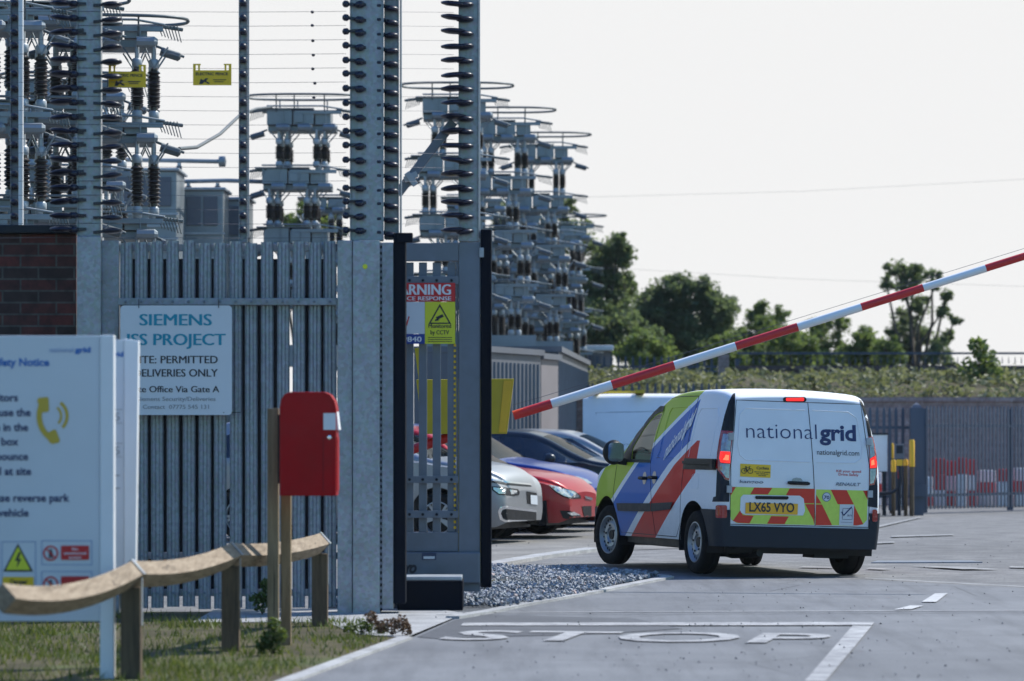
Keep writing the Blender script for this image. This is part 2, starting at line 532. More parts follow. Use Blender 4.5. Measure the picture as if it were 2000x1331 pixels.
def livery_mat():
    t = NT('striped_van_paint')
    tc = t.n("ShaderNodeTexCoord"); sp = t.n("ShaderNodeSeparateXYZ"); t.l(tc.outputs['Object'], sp.inputs[0])
    y, z = sp.outputs[1], sp.outputs[2]
    u = t.math('ADD', t.math('MULTIPLY_ADD', z, 1.75, y), t.math('MULTIPLY', t.math('MAXIMUM', t.math('SUBTRACT', z, 1.1), 0.0), .45))
    f = t.math('DIVIDE', u, 8.0)
    W = (.76, .78, .81)
    c = t.ramp(f, [(0, W), (1.75 / 8, (.60, .002, .006)), (2.50 / 8, W), (2.665 / 8, (.0, .115, .44)), (3.60 / 8, W), (3.73 / 8, (.38, .50, .02)), (4.62 / 8, W)], 'CONSTANT')
    nm = t.n("ShaderNodeSeparateXYZ"); t.l(tc.outputs['Normal'], nm.inputs[0])
    m1 = t.math('GREATER_THAN', t.math('ABSOLUTE', nm.outputs[0]), .42)
    lim = t.math('MULTIPLY', t.math('GREATER_THAN', z, 1.335), .28)
    m2 = t.math('GREATER_THAN', y, t.math('SUBTRACT', lim, .02))
    c = t.mix(t.math('MULTIPLY', m1, m2), W, c)
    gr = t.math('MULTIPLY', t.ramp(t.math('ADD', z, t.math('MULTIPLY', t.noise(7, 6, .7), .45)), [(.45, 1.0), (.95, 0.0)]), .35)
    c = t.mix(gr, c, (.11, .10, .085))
    t.set(col=c, rough=.45, coat=.14, coatr=.04, spec=.12); t.b.inputs['Coat IOR'].default_value = 1.35
    return t.mat


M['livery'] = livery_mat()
M['haz_red'] = pm('reflective_red_film', (.62, .03, .012), .4, 0, .06, 20)
M['haz_lime'] = pm('reflective_lime_film', (.52, .70, .10), .4, 0, .06, 20)
M['plate_yellow'] = pm('yellow_number_plate', (.82, .42, .02), .4, 0, .03)
M['wire'] = pm('steel_wire', (.10, .10, .12), .5, .5)
M['porcelain'] = pm('brown_porcelain', (.02, .011, .011), .35, 0, .2, 6, coat=.3)
M['tower_steel'] = pm('substation_aluminium', (.235, .265, .29), .45, .35, .15, 2, dirt=.2)
M['tower_dark'] = pm('substation_dark_steel', (.10, .115, .125), .5, .3, .15, 2)
M['screen'] = pm('grey_screen_panel', (.12, .13, .155), .6, .1, .12, 1.2, dirt=.2)
M['screen_pink'] = pm('pinkish_panel', (.20, .18, .19), .7, 0, .1, 1.2)
M['fence_far'] = pm('far_grey_fence_paint', (.06, .08, .12), .55, .2, .12, 2)


# ------------------------------------------------------------------ ground, roads, markings
def sheet(name, pts, z, mat, kind='structure', label=None, cat=None, thick=0.0):
    mb = MB()
    ps = [Vector((p[0], p[1], z)) for p in pts]
    if thick: mb.prism([p - Vector((0, 0, z)) for p in ps], (0, 0, z), (0, 0, z + thick))
    else: mb.poly(ps)
    o = mb.build(name, mat)
    return tag(o, label, cat, None, kind)


def GP(*pts): return [G(px, py) for px, py in pts]


sheet('ground', [(-3000, -300), (3000, -300), (3000, 4500), (-3000, 4500)], -.030, M['land'])
sheet('yard', [(-60, 27), (60, 27), (60, 68.5), (-60, 68.5)], -.020, M['asphalt_old'])
cp = GP((330, 1052), (1500, 1052), (1320, 1062), (1150, 1075), (1060, 1088), (965, 1104), (880, 1104), (300, 1104))
cp[0] = Vector((-9, 62, 0)); cp[1] = Vector((6.4, 62, 0)); cp[2] = Vector((2.6, 44.5, 0)); cp[-1] = Vector((-9, 37.6, 0)); cp[-2] = Vector((-2, 37.9, 0))
sheet('car_park', cp, -.014, M['carpark'])
road = [Vector((-1.75, 12, 0)), Vector((12, 12, 0)), Vector((12, 30, 0))] + GP((2000, 1146), (1690, 1130), (1330, 1123), (1310, 1128), (955, 1196), (885, 1207), (795, 1246), (560, 1331))
sheet('road', road, -.012, M['asphalt'])
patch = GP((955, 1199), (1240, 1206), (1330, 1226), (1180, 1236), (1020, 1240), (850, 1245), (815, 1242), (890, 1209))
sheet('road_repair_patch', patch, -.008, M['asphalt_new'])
verge = [Vector((-9, 28.6, 0)), Vector((-1.3, 28.6, 0)), Vector((-1.05, 27.2, 0))] + GP((790, 1243), (555, 1331)) + [Vector((-1.85, 12, 0)), Vector((-9, 12, 0))]
sheet('verge', verge, -.011, M['soil'])
sheet('gate_apron', [Vector((-2.4, 29.0, 0)), Vector((-.62, 29.0, 0))] + GP((905, 1196), (880, 1208), (792, 1244), (690, 1236), (640, 1214)) + [Vector((-2.4, 26.95, 0))], -.006, M['concrete'])
bed = [Vector((-1.6, 29.1, 0)), Vector((-1.6, 38.4, 0))] + GP((960, 1110), (1130, 1114), (1282, 1127), (1140, 1160), (1010, 1184), (950, 1194), (905, 1196))
sheet('gravel_ground', bed, -.009, M['gravel_bed'])


def strip(name, pts, w, mat, z=-.004, thick=0.0):
    """a flat band of width w along a world polyline"""
    ps = [Vector((p[0], p[1], 0)) for p in pts]; L, Rr = [], []
    for i, p in enumerate(ps):
        d = (ps[min(i + 1, len(ps) - 1)] - ps[max(i - 1, 0)]).normalized(); n = Vector((-d.y, d.x, 0)) * w / 2
        L.append(p + n); Rr.append(p - n)
    mb = MB()
    for i in range(len(ps) - 1):
        if thick: mb.prism([L[i], Rr[i], Rr[i + 1], L[i + 1]], (0, 0, z), (0, 0, z + thick))
        else: mb.poly([q + Vector((0, 0, z)) for q in (L[i], Rr[i], Rr[i + 1], L[i + 1])])
    return tag(mb.build(name, mat), kind='structure')


strip('kerb', GP((1306, 1127.5), (1150, 1158), (1015, 1182), (952, 1195), (884, 1206)), .11, M['concrete'], -.02, .03)
strip('kerb', GP((1300, 1126), (1130, 1112.5), (958, 1108)), .14, M['concrete'], -.02, .03)
strip('kerb', GP((1160, 1073), (1062, 1086), (958, 1103.5), (880, 1112)), .22, M['concrete'], -.02, .04)
strip('kerb', GP((792, 1245), (700, 1278), (556, 1331)) + [Vector((-1.82, 12, 0))], .10, M['concrete'], -.02, .025)
strip('gate_track', [Vector((-1.0, 28.35, 0)), Vector((4.2, 28.75, 0))], .05, M['concrete'], -.005)
strip('gate_track', [Vector((-.6, 28.02, 0)), Vector((4.2, 28.42, 0))], .025, M['trim'], -.005)

mk = MB()
zf = -.003
def quad(*pts): mk.poly([G(px, py, zf) for px, py in pts])
quad((905, 1216.5), (1670, 1215.2), (1707, 1215.2), (1704, 1221), (1400, 1221.5), (900, 1222))
quad((1665, 1222.2), (1703, 1222.2), (1612, 1331), (1571, 1331))
e0, e1 = G(1571, 1331.5), G(1612, 1331.5); dr = Vector((-.139, -.99, 0)) * 8
mk.poly([v + Vector((0, 0, zf)) for v in (e0, e1, e1 + dr, e0 + dr)])
ux, uz = Vector((.985, -.165, 0)), Vector((.17, .985, 0))
mk.text('STOP', G(851, 1248.8, zf), ux, uz, 1.12, 2.66, bold=.012)
stop = mk; mk = MB()
tag(stop.build('road_marking', M['marking_stop']), kind='structure')
mk = MB()
quad((1851, 1158.7), (1826, 1159.3), (1800, 1175.8), (1829, 1175.8))
quad((1777, 1182.9), (1804, 1182.9), (1780, 1190), (1746, 1190.6))
tag(mk.build('road_marking', M['marking']), kind='structure')
mk = MB()
for pp in (((1690, 1128.5), (2010, 1145.5), (2010, 1147.2), (1690, 1129.6)), ((1780, 1105), (1870, 1107), (1952, 1111.5), (1880, 1112)), ((1700, 1109), (1745, 1111), (1720, 1112), (1690, 1110.5)),
           ((1570, 1106), (1630, 1107.5), (1625, 1109), (1560, 1107.5)), ((1970, 1106), (2010, 1107), (2010, 1109), (1975, 1108)), ((1702, 1030), (1795, 1010), (1801, 1010.6), (1702, 1033.5)),
           ((1740, 1047), (1860, 1043.5), (1864, 1045), (1742, 1049)), ((1700, 1060), (1745, 1058), (1748, 1060), (1704, 1062))):
    quad(*pp)
tag(mk.build('road_marking', M['marking_worn']), kind='structure')
ms = MB(); c = G(1810, 1096.5)
ms.prism([c + Vector(v) for v in ((-.62, -.1, 0), (.62, .05, 0), (.55, .5, 0), (-.5, .42, 0))], (0, 0, -.03), (0, 0, -.008))
tag(ms.build('manhole_cover', M['grey_steel'], bevel=.004), 'flat steel cover plate set in the worn tarmac right of the van', 'manhole cover')

# gravel chips: one mass
def stones():
    rng = np.random.default_rng(3)
    poly = [(p.x, p.y) for p in bed]
    def inside(x, y):
        c = False; j = len(poly) - 1
        for i in range(len(poly)):
            (xi, yi), (xj, yj) = poly[i], poly[j]
            if (yi > y) != (yj > y) and x < (xj - xi) * (y - yi) / (yj - yi) + xi: c = not c
            j = i
        return c
    base = [Vector(v) for v in ((0, 0, 1), (.9, 0, .1), (-.3, .85, .15), (-.5, -.75, .1), (.35, -.6, -.8), (.3, .6, -.8), (-.7, .1, -.7))]
    bm = bmesh.new()
    for v in base: bm.verts.new(v)
    hull = bmesh.ops.convex_hull(bm, input=bm.verts[:])
    vs0 = np.array([v.co[:] for v in bm.verts]); bm.verts.index_update()
    fs0 = [tuple(v.index for v in f.verts) for f in bm.faces]; bm.free()
    mb = MB(); n = 0
    while n < 9500:
        x, y = rng.uniform(-1.6, 1.7), rng.uniform(29.1, 38.4)
        if not inside(x, y) or (x < -.95 and y > 31): continue
        n += 1
        s = rng.uniform(.009, .030) * (1.0 if y < 34 else 1.2)
        q = rng.normal(size=4); q /= np.linalg.norm(q); w, a, b, c = q
        m = np.array([[1 - 2 * (b * b + c * c), 2 * (a * b - c * w), 2 * (a * c + b * w)], [2 * (a * b + c * w), 1 - 2 * (a * a + c * c), 2 * (b * c - a * w)], [2 * (a * c - b * w), 2 * (b * c + a * w), 1 - 2 * (a * a + b * b)]])
        v = (vs0 * rng.uniform(.6, 1.1, 3)) @ m.T * s + np.array([x, y, .008 + rng.uniform(0, .035)])
        mb.add(v.tolist(), fs0)
    tag(mb.build('gravel', M['stones']), 'blue grey stone chips filling the bed beside the gate', kind='stuff')
stones()


# small loose stones and debris on the tarmac: one mass
def grit():
    rng = np.random.default_rng(9); mb = MB()
    for k in range(420):
        py = rng.uniform(1050, 1325); px = rng.uniform(820 if py < 1230 else 900, 2000)
        if 950 < px < 1310 and 1108 < py < 1196: continue
        p = G(px, py); s = rng.uniform(.004, .013)
        mb.add([p + Vector((s * rng.uniform(-1, 1), s * rng.uniform(-1, 1), 0)), p + Vector((s, 0, 0)), p + Vector((0, s, 0)), p + Vector((0, 0, s))], [(0, 1, 2), (0, 1, 3), (1, 2, 3), (2, 0, 3)])
    tag(mb.build('road_grit', M['asphalt_new']), 'loose dark grit scattered over the tarmac', kind='stuff')
grit()


# ------------------------------------------------------------------ vegetation
def leaf_cloud(mb, centre, rad, n, size, rng, flat=1.0, shell=.55, m=0):
    cx, cy, cz = centre; rx, ry, rz = rad
    for _ in range(n):
        d = rng.normal(size=3); d /= np.linalg.norm(d)
        r = rng.uniform(shell, 1.0) ** .7
        p = np.array([cx + d[0] * rx * r, cy + d[1] * ry * r, cz + d[2] * rz * r])
        a = rng.normal(size=3); a /= np.linalg.norm(a); a[2] *= flat
        b = np.cross(a, rng.normal(size=3)); b /= (np.linalg.norm(b) + 1e-6)
        s = size * rng.uniform(.55, 1.25)
        t = np.cross(a, b)
        mb.add([p - a * s, p + b * s * .5 + t * s * .12, p + a * s, p - b * s * .5 + t * s * .12], [(0, 1, 2, 3)], m)


def tree(name, label, px, d, blobs, leaf, seed, dens=1.0, trunk_px=None, size=.075, group='trees beyond the compound'):
    """blobs: (px, py, radius px) of the crown's clumps as seen; depth is spread round d"""
    rng = np.random.default_rng(seed)
    base = Vector((X(px, d), d, 0))
    root = thing(name, base, label, 'tree', group)
    s = F / d; crown = MB(); limb = MB()
    top = min(b[1] - b[2] for b in blobs); zt = Z(top, d)
    fork = Z(max(b[1] for b in blobs) + 10, d)
    fork = max(1.4, min(fork, zt * .4))
    limb.tube([base - Vector((0, 0, .2)), base + Vector((.05, 0, fork * .6)), base + Vector((0, 0, fork))], [.26, .20, .17], 9)
    for (bx, by, br) in blobs:
        r = br / s * 1.2; n0 = int(6 + br / 4)
        dd = d + rng.uniform(-1, 1) * 1.2
        c = Vector((X(bx, d), dd, Z(by, d)))
        mid = (base + Vector((0, 0, fork))).lerp(c, .55) + Vector((rng.uniform(-.3, .3), 0, .15))
        limb.tube([base + Vector((0, 0, fork * .92)), mid, c, c + Vector((rng.uniform(-.5, .5) * r, 0, r * .8))], [.07, .045, .025, .008], 6)
        for k in range(n0):
            a = rng.normal(size=3); a /= np.linalg.norm(a)
            q = c + Vector(a) * r * rng.uniform(.35, 1.0)
            limb.tube([c, c.lerp(q, .6) + Vector((0, 0, .08)), q], [.018, .012, .005], 4)
            sr = r * rng.uniform(.22, .45)
            leaf_cloud(crown, q, (sr, sr, sr * .8), int(dens * 150 * (sr / .3) ** 2) + 25, size, rng, .8, .15)
        leaf_cloud(crown, c, (r * 1.0, r * 1.0, r * .95), int(dens * 420 * (r / .6) ** 2), size, rng, .8, .0)
    limb.build('trunk', M['bark'], root, smooth=60)
    crown.build('crown', M[leaf], root)
    return root


tree('oak_tree', 'tall dark tree rising right behind the end of the capacitor banks', 1150, 104, [(1130, 470, 34), (1190, 500, 36), (1220, 500, 22), (1205, 480, 20), (1160, 545, 48), (1208, 560, 34), (1120, 560, 40), (1190, 615, 52), (1140, 640, 56), (1215, 660, 50), (1100, 410, 22), (1110, 450, 26)], 'leaf_dark', 11, 1.25)
tree('oak_tree', 'broad round dark tree in the middle of the tree line', 1320, 108, [(1290, 580, 34), (1330, 565, 30), (1375, 578, 32), (1400, 610, 34), (1340, 610, 48), (1270, 620, 42), (1305, 665, 55), (1385, 665, 52), (1250, 670, 40), (1420, 655, 24), (1350, 690, 50)], 'leaf_dark', 12, 1.3)
tree('field_maple_tree', 'lighter green tree with a pointed top behind the middle of the boom', 1490, 112, [(1495, 600, 16), (1480, 620, 22), (1520, 625, 22), (1500, 655, 34), (1455, 665, 26), (1545, 665, 28), (1500, 700, 36), (1440, 705, 30), (1560, 705, 28)], 'leaf_mid', 13, 1.0)
tree('field_maple_tree', 'yellowish green bushy tree under the boom beside the tall thin tree', 1625, 116, [(1600, 640, 22), (1640, 640, 20), (1615, 675, 30), (1655, 690, 24), (1590, 705, 26), (1630, 715, 26), (1690, 680, 18), (1697, 650, 10), (1705, 705, 24)], 'leaf_mid', 14, .95)
tree('ash_tree', 'tall airy tree with gaps in its crown crossed by the boom', 1790, 112, [(1755, 525, 20), (1790, 535, 22), (1815, 540, 14), (1730, 555, 14), (1772, 570, 20), (1820, 560, 12), (1840, 580, 13), (1800, 600, 24), (1835, 612, 15), (1770, 618, 22), (1858, 628, 11), (1752, 645, 18), (1800, 650, 28), (1840, 660, 17), (1775, 685, 32), (1825, 695, 24), (1852, 705, 12), (1740, 690, 22)], 'leaf_dark', 15, .9)
tree('field_maple_tree', 'small green tree seen low between the insulators over the palisade fence', 590, 100, [(560, 435, 22), (600, 425, 24), (635, 420, 20), (585, 470, 38), (640, 465, 30), (540, 470, 20)], 'leaf_mid', 16, .8)
tree('oak_tree', 'dark tree filling the gaps low behind the rows of capacitor banks', 1010, 108, [(985, 430, 28), (1040, 440, 30), (1010, 490, 42), (1070, 510, 40), (960, 520, 40), (1040, 580, 55), (980, 610, 52), (1085, 620, 50)], 'leaf_dark', 17, .9)

for k_, (px_, d_, w_, lb_) in enumerate(((1265, 100, 60, 'low scrubby bush between the tall dark tree and the broad round one'), (1430, 102, 60, 'low scrubby bush filling the dip behind the middle of the boom'), (1545, 103, 55, 'low scrubby bush left of the yellowish bushy tree'), (1700, 104, 60, 'low scrubby bush at the foot of the tall airy tree, on its left'))):
    tree('scrub_bush', lb_, px_, d_, [(px_ - w_ * .6, 690, 26), (px_ - w_ * .1, 675, 30), (px_ + w_ * .4, 688, 28), (px_ + w_ * .8, 700, 22), (px_, 710, 34)], 'leaf_mid', 40 + k_, .9, group='scrub below the trees')

# embankment with ground cover
bank = MB(); nx = 70; rngb = random.Random(4)
prof = [(70.2, 0.0), (70.4, .55), (71.5, 1.0), (73.5, 1.75), (76, 2.35), (79, 2.62), (84, 2.7), (96, 2.7)]
for i in range(nx):
    x = 1.0 + i * .42
    for j, (y, z) in enumerate(prof):
        bank.v.append((x, y + rngb.uniform(-.1, .1), z + (rngb.uniform(-.12, .12) if 0 < j < 6 else 0)))
for i in range(nx - 1):
    for j in range(len(prof) - 1):
        a = i * len(prof) + j; bank.f.append((a, a + len(prof), a + len(prof) + 1, a + 1)); bank.m.append(0)
tag(bank.build('bank', M['soil'], smooth=80), kind='structure')
cover = MB(); rng = np.random.default_rng(21)
for k in range(900):
    t = rng.uniform(0, 1); x = rng.uniform(1.2, 29.5)
    y = 70.8 + t * 8.0; z = np.interp(y, [p[0] for p in prof], [p[1] for p in prof])
    r = rng.uniform(.25, .55); leaf_cloud(cover, (x, y, z + .05), (r * 1.3, r, r * .55), 46, .085, rng, .8, .3)
tag(cover.build('ground_cover', M['leaf_hedge']), 'pale green ground cover over the bank behind the far fence', kind='stuff')


def bush(name, label, c, blobs, leaf, seed, size=.05, n=90, group=None, cat='plant'):
    rng = np.random.default_rng(seed); c = Vector(c)
    root = thing(name, c, label, cat, group); f = MB(); st = MB()
    for (dx, dy, dz, r) in blobs:
        st.tube([c, c + Vector((dx * .5, dy * .5, dz * .6)), c + Vector((dx, dy, dz))], [.012 * r / .12, .008 * r / .12, .003], 5)
        leaf_cloud(f, c + Vector((dx, dy, dz)), (r, r, r), n, size, rng, .8, .2)
    st.build('stem', M['bark'], root); f.build('foliage', M[leaf], root)
    return root


bush('bush', 'solitary green bush on the bank below the far brick wall', (X(1912, 77), 77, 2.35), [(-.1, 0, .35, .35), (.15, 0, .6, .3), (0, .1, .85, .25), (.25, 0, .3, .3)], 'leaf_mid', 31, .09, 110, cat='bush')
bush('bush', 'low dark bush at the left end of the bank beside the white hut', (X(1190, 76), 76, 2.0), [(-.2, 0, .3, .4), (.4, 0, .35, .4), (.9, 0, .3, .4), (1.4, 0, .25, .35)], 'leaf_hedge', 32, .09, 120, cat='bush')
bush('weed', 'leafy green weed against the foot of the palisade fence', G(512, 1200), [(0, 0, .08, .07), (.03, 0, .17, .06), (-.05, 0, .12, .06), (.02, 0, .24, .04), (.07, 0, .10, .05)], 'leaf_weed', 33, .022, 90, 'weeds on the verge')
bush('weed', 'green weed growing on the verge in front of the red post box posts', G(535, 1278), [(0, 0, .06, .07), (.04, 0, .13, .06), (-.04, 0, .10, .05), (.0, 0, .19, .045), (-.08, 0, .05, .05)], 'leaf_weed', 34, .022, 90, 'weeds on the verge')
bush('weed', 'dry reddish weed at the corner of the concrete apron', G(765, 1240), [(0, 0, .06, .06), (.07, 0, .09, .06), (-.08, 0, .07, .06), (-.14, 0, .12, .05), (.1, 0, .04, .05)], 'leaf_dry', 35, .02, 80, 'weeds on the verge')
bush('weed', 'low green weed left of the dry reddish one beside the concrete apron', G(705, 1236), [(0, 0, .04, .06), (.07, 0, .05, .06), (-.08, 0, .03, .05), (.15, 0, .03, .05)], 'leaf_weed', 36, .02, 80, 'weeds on the verge')


def grass():
    rng = np.random.default_rng(5); mb = MB()
    poly = [(p.x, p.y) for p in verge]
    cl = [(rng.uniform(-6, -.9), rng.uniform(17, 28.4), rng.uniform(.1, .4)) for _ in range(240)]
    n = 0
    while n < 15000:
        k = rng.integers(0, len(cl)); cx, cy, cr = cl[k]
        x, y = cx + rng.normal() * cr, cy + rng.normal() * cr * 1.3
        # keep clear of the road edge
        xe = np.interp(y, [12, 20.5, 24.8, 27.2, 30], [-2.0, -1.42, -.86, -1.1, -1.15])
        if x > xe or y > 28.3 or x < -4.6 or (x > -2.4 and y > 27.1): continue
        h = rng.uniform(.01, .055) * (1.0 if k % 5 else 1.5); a = rng.uniform(0, 6.28); w = rng.uniform(.003, .007)
        lean = rng.normal(size=2) * h * .5
        dx, dy = math.cos(a) * w, math.sin(a) * w
        mb.add([(x - dx, y - dy, -.012), (x + dx, y + dy, -.012), (x + lean[0], y + lean[1], h)], [(0, 1, 2)]); n += 1
    tag(mb.build('grass', M['grass']), 'patchy short grass and moss on the verge under the knee rail', kind='stuff')
grass()

# ------------------------------------------------------------------ vehicles: a lofted shell
def curve(pts):
    """smooth monotone interpolation through (y, value) points"""
    xs = [p[0] for p in pts]; vs = [p[1] for p in pts]; n = len(xs)
    d = [(vs[i + 1] - vs[i]) / (xs[i + 1] - xs[i]) for i in range(n - 1)]
    m = [d[0]] + [0 if d[i - 1] * d[i] <= 0 else 2 * d[i - 1] * d[i] / (d[i - 1] + d[i]) for i in range(1, n - 1)] + [d[-1]]
    def f(x):
        if x <= xs[0]: return vs[0]
        if x >= xs[-1]: return vs[-1]
        i = max(k for k in range(n - 1) if xs[k] <= x); h = xs[i + 1] - xs[i]; t = (x - xs[i]) / h
        return (2 * t ** 3 - 3 * t ** 2 + 1) * vs[i] + (t ** 3 - 2 * t ** 2 + t) * h * m[i] + (-2 * t ** 3 + 3 * t ** 2) * vs[i + 1] + (t ** 3 - t ** 2) * h * m[i + 1]
    return f


def shell(ys, hw, top, belt, roofw, sill, arches, rake=lambda y, z: 0.0, inset=lambda y: 0.0, re=.07, crown=.025, n=(16, 10, 6, 7), bulge=.02, ncap=24):
    """closed body skin; returns a bmesh with a face layer k: 0 lower side, 1 upper side, 2 roof edge, 3 roof, 4 end caps"""
    bm = bmesh.new(); lay = bm.faces.layers.int.new('k'); rows = []
    for y in ys:
        ins = inset(y); w = hw(y) - ins; t = top(y) - ins * .6; b = min(belt(y), t - .06); rw = min(roofw(y) - ins, w - .005); zb = sill(y); r = min(re, (t - b) * .8)
        h = []
        for i in range(n[0]):
            a = i / n[0]; h.append((w - bulge * (abs(a - .62) / .62) ** 2 * 1.6, zb + (b - zb) * a, 0))
        w1 = h[-1][0] - .002
        for i in range(n[1]):
            a = i / n[1]; h.append((w1 + (rw - w1) * a + .016 * math.sin(a * math.pi), b + (t - r - b) * a, 1))
        for i in range(n[2]):
            a = math.pi / 2 * i / n[2]; h.append((rw - r + r * math.cos(a), t - r + r * math.sin(a), 2))
        for i in range(n[3] + 1):
            a = i / n[3]; h.append(((rw - r) * (1 - a), t + crown * (1 - (1 - a) ** 2), 3))
        row = []
        for s in (-1, 1):
            hh = h if s < 0 else h[:-1][::-1]
            for x, z, k in hh: row.append((bm.verts.new((s * x, y + rake(y, z), z)), k))
        rows.append(row)
    for a, b in zip(rows, rows[1:]):
        for i in range(len(a) - 1):
            f = bm.faces.new((a[i][0], a[i + 1][0], b[i + 1][0], b[i][0]))
            f[lay] = min(a[i][1], a[i + 1][1]) if i < len(a) // 2 else min(a[i][1], a[i + 1][1])
    for row, flip in ((rows[0], 1), (rows[-1], 0)):
        N = len(row); prev = None
        for i in range(N // 2 + 1):
            l, r_ = row[i][0], row[N - 1 - i][0]
            cur = [l] + ([bm.verts.new(l.co.lerp(r_.co, j / ncap)) for j in range(1, ncap)] + [r_] if l is not r_ else [])
            if prev:
                if len(cur) > 1:
                    for j in range(ncap):
                        f = bm.faces.new((prev[j], prev[j + 1], cur[j + 1], cur[j]) if flip else (prev[j], cur[j], cur[j + 1], prev[j + 1])); f[lay] = 4
                else:
                    for j in range(ncap):
                        f = bm.faces.new((prev[j], prev[j + 1], cur[0]) if flip else (prev[j], cur[0], prev[j + 1])); f[lay] = 4
            prev = cur
    bm.normal_update()
    for (yc, zc, ra) in arches:
        kill = [f for f in bm.faces if f[lay] == 0 and (f.calc_center_median().y - yc) ** 2 + (f.calc_center_median().z - zc) ** 2 < ra * ra]
        bmesh.ops.delete(bm, geom=kill, context='FACES')
        for v in bm.verts:
            if v.is_boundary and abs(v.co.x) > .4:
                dy, dz = v.co.y - yc, v.co.z - zc; q = math.hypot(dy, dz)
                if abs(q - ra) < .09 and q > 1e-3 and v.co.z > sill(yc) + .015:
                    v.co.y, v.co.z = yc + dy / q * ra, zc + dz / q * ra
    return bm, lay


def in_poly(p, poly):
    x, y = p; c = False; j = len(poly) - 1
    for i in range(len(poly)):
        (xi, yi), (xj, yj) = poly[i], poly[j]
        if (yi > y) != (yj > y) and x < (xj - xi) * (y - yi) / (yj - yi) + xi: c = not c
        j = i
    return c


def cut_lines(bm, poly, axis, cond):
    """slice faces for which cond holds along every edge line of a polygon lying in the plane across `axis`"""
    k = len(poly)
    for i in range(k):
        (a0, a1), (b0, b1) = poly[i], poly[(i + 1) % k]
        if axis == 0: p, nrm = Vector((0, a0, a1)), Vector((0, -(b1 - a1), b0 - a0))
        else: p, nrm = Vector((a0, 0, a1)), Vector((-(b1 - a1), 0, b0 - a0))
        lo0, hi0 = min(a0, b0) - .06, max(a0, b0) + .06; lo1, hi1 = min(a1, b1) - .06, max(a1, b1) + .06
        fs = []
        for f in bm.faces:
            if not cond(f): continue
            c = f.calc_center_median(); q = c.y if axis == 0 else c.x
            if lo0 < q < hi0 and lo1 < c.z < hi1: fs.append(f)
        geom = fs + list({e for f in fs for e in f.edges}) + list({v for f in fs for v in f.verts})
        if geom: bmesh.ops.bisect_plane(bm, geom=geom, plane_co=p, plane_no=nrm.normalized(), dist=1e-4)


def take(bm, pred, name, mat, parent, smooth=40, push=0.0):
    """moves the faces for which pred holds into a mesh object of its own"""
    fs = [f for f in bm.faces if pred(f)]
    if not fs: return None
    vi = {}; vs = []; out = []
    bm.normal_update()
    for f in fs:
        ids = []
        for v in f.verts:
            if v not in vi: vi[v] = len(vs); vs.append(tuple(v.co + v.normal * push))
            ids.append(vi[v])
        out.append(tuple(ids))
    bmesh.ops.delete(bm, geom=fs, context='FACES')
    me = bpy.data.meshes.new(name); me.from_pydata(vs, [], out); me.materials.append(mat)
    return finish(me, name, parent, smooth)


class Proj:
    """lays flat outlines onto a body skin, either along a local direction or along a line of sight"""
    def __init__(s, bm, root):
        s.t = BVHTree.FromBMesh(bm); s.inv = root.matrix_world.inverted(); s.o = s.inv @ Vector((0, 0, EYE))
        s.d3 = s.inv.to_3x3()

    def px(s, x, y, off):
        d = s.d3 @ Vector(((x - 1000) / F, 1, (HY - y) / F)).normalized()
        return s.hit(s.o, d, off)

    def hit(s, o, d, off):
        h = s.t.ray_cast(o, d)
        if h[0] is None: return None
        n = h[1] if h[1].dot(d) < 0 else -h[1]
        return h[0] + n * off

    def along(s, d, plane):
        d = Vector(d)
        return lambda u, v, off: s.hit(plane(u, v) - d * 5, d, off)

    def fill(s, mb, poly, fn, off=.004, step=None, m=0):
        tri = geometry.tessellate_polygon([[Vector((x, y, 0)) for x, y in poly]])
        pts = [Vector((x, y)) for x, y in poly]
        xs = [p.x for p in pts]; ys = [p.y for p in pts]
        step = step or max(max(xs) - min(xs), max(ys) - min(ys)) / 8
        T = [tuple(pts[i] for i in t) for t in tri]; done = []
        while T:
            a, b, c = T.pop()
            e = [((b - a).length, 0), ((c - b).length, 1), ((a - c).length, 2)]
            l, k = max(e)
            if l <= step: done.append((a, b, c)); continue
            p, q, r = ((a, b, c), (b, c, a), (c, a, b))[k]
            mid = (p + q) / 2; T += [(p, mid, r), (mid, q, r)]
        ix = {}; vs = []; fs = []
        for t in done:
            ids = []
            for p in t:
                key = (round(p.x, 5), round(p.y, 5))
                if key not in ix:
                    w = fn(p.x, p.y, off); ix[key] = None if w is None else len(vs)
                    if w is not None: vs.append(w)
                ids.append(ix[key])
            if None not in ids: fs.append(tuple(ids))
        mb.add(vs, fs, m); return mb

    def line(s, mb, poly, fn, r, off=.0, closed=False, m=0, n=5, sub=6):
        pts = []; k = len(poly)
        for i in range(k if closed else k - 1):
            a, b = poly[i], poly[(i + 1) % k]
            for j in range(sub): pts.append((a[0] + (b[0] - a[0]) * j / sub, a[1] + (b[1] - a[1]) * j / sub))
        if not closed: pts.append(poly[-1])
        w = [fn(x, y, off) for x, y in pts]; w = [p for p in w if p is not None]
        if len(w) > 2: mb.tube(w, r, n, m, closed)
        return mb


def rrect(x0, x1, y0, y1, r, k=4):
    pts = []
    for cx, cy, a0 in ((x1 - r, y1 - r, 0), (x0 + r, y1 - r, 90), (x0 + r, y0 + r, 180), (x1 - r, y0 + r, 270)):
        for i in range(k + 1):
            a = R(a0 + 90 * i / k); pts.append((cx + r * math.cos(a), cy + r * math.sin(a)))
    return pts


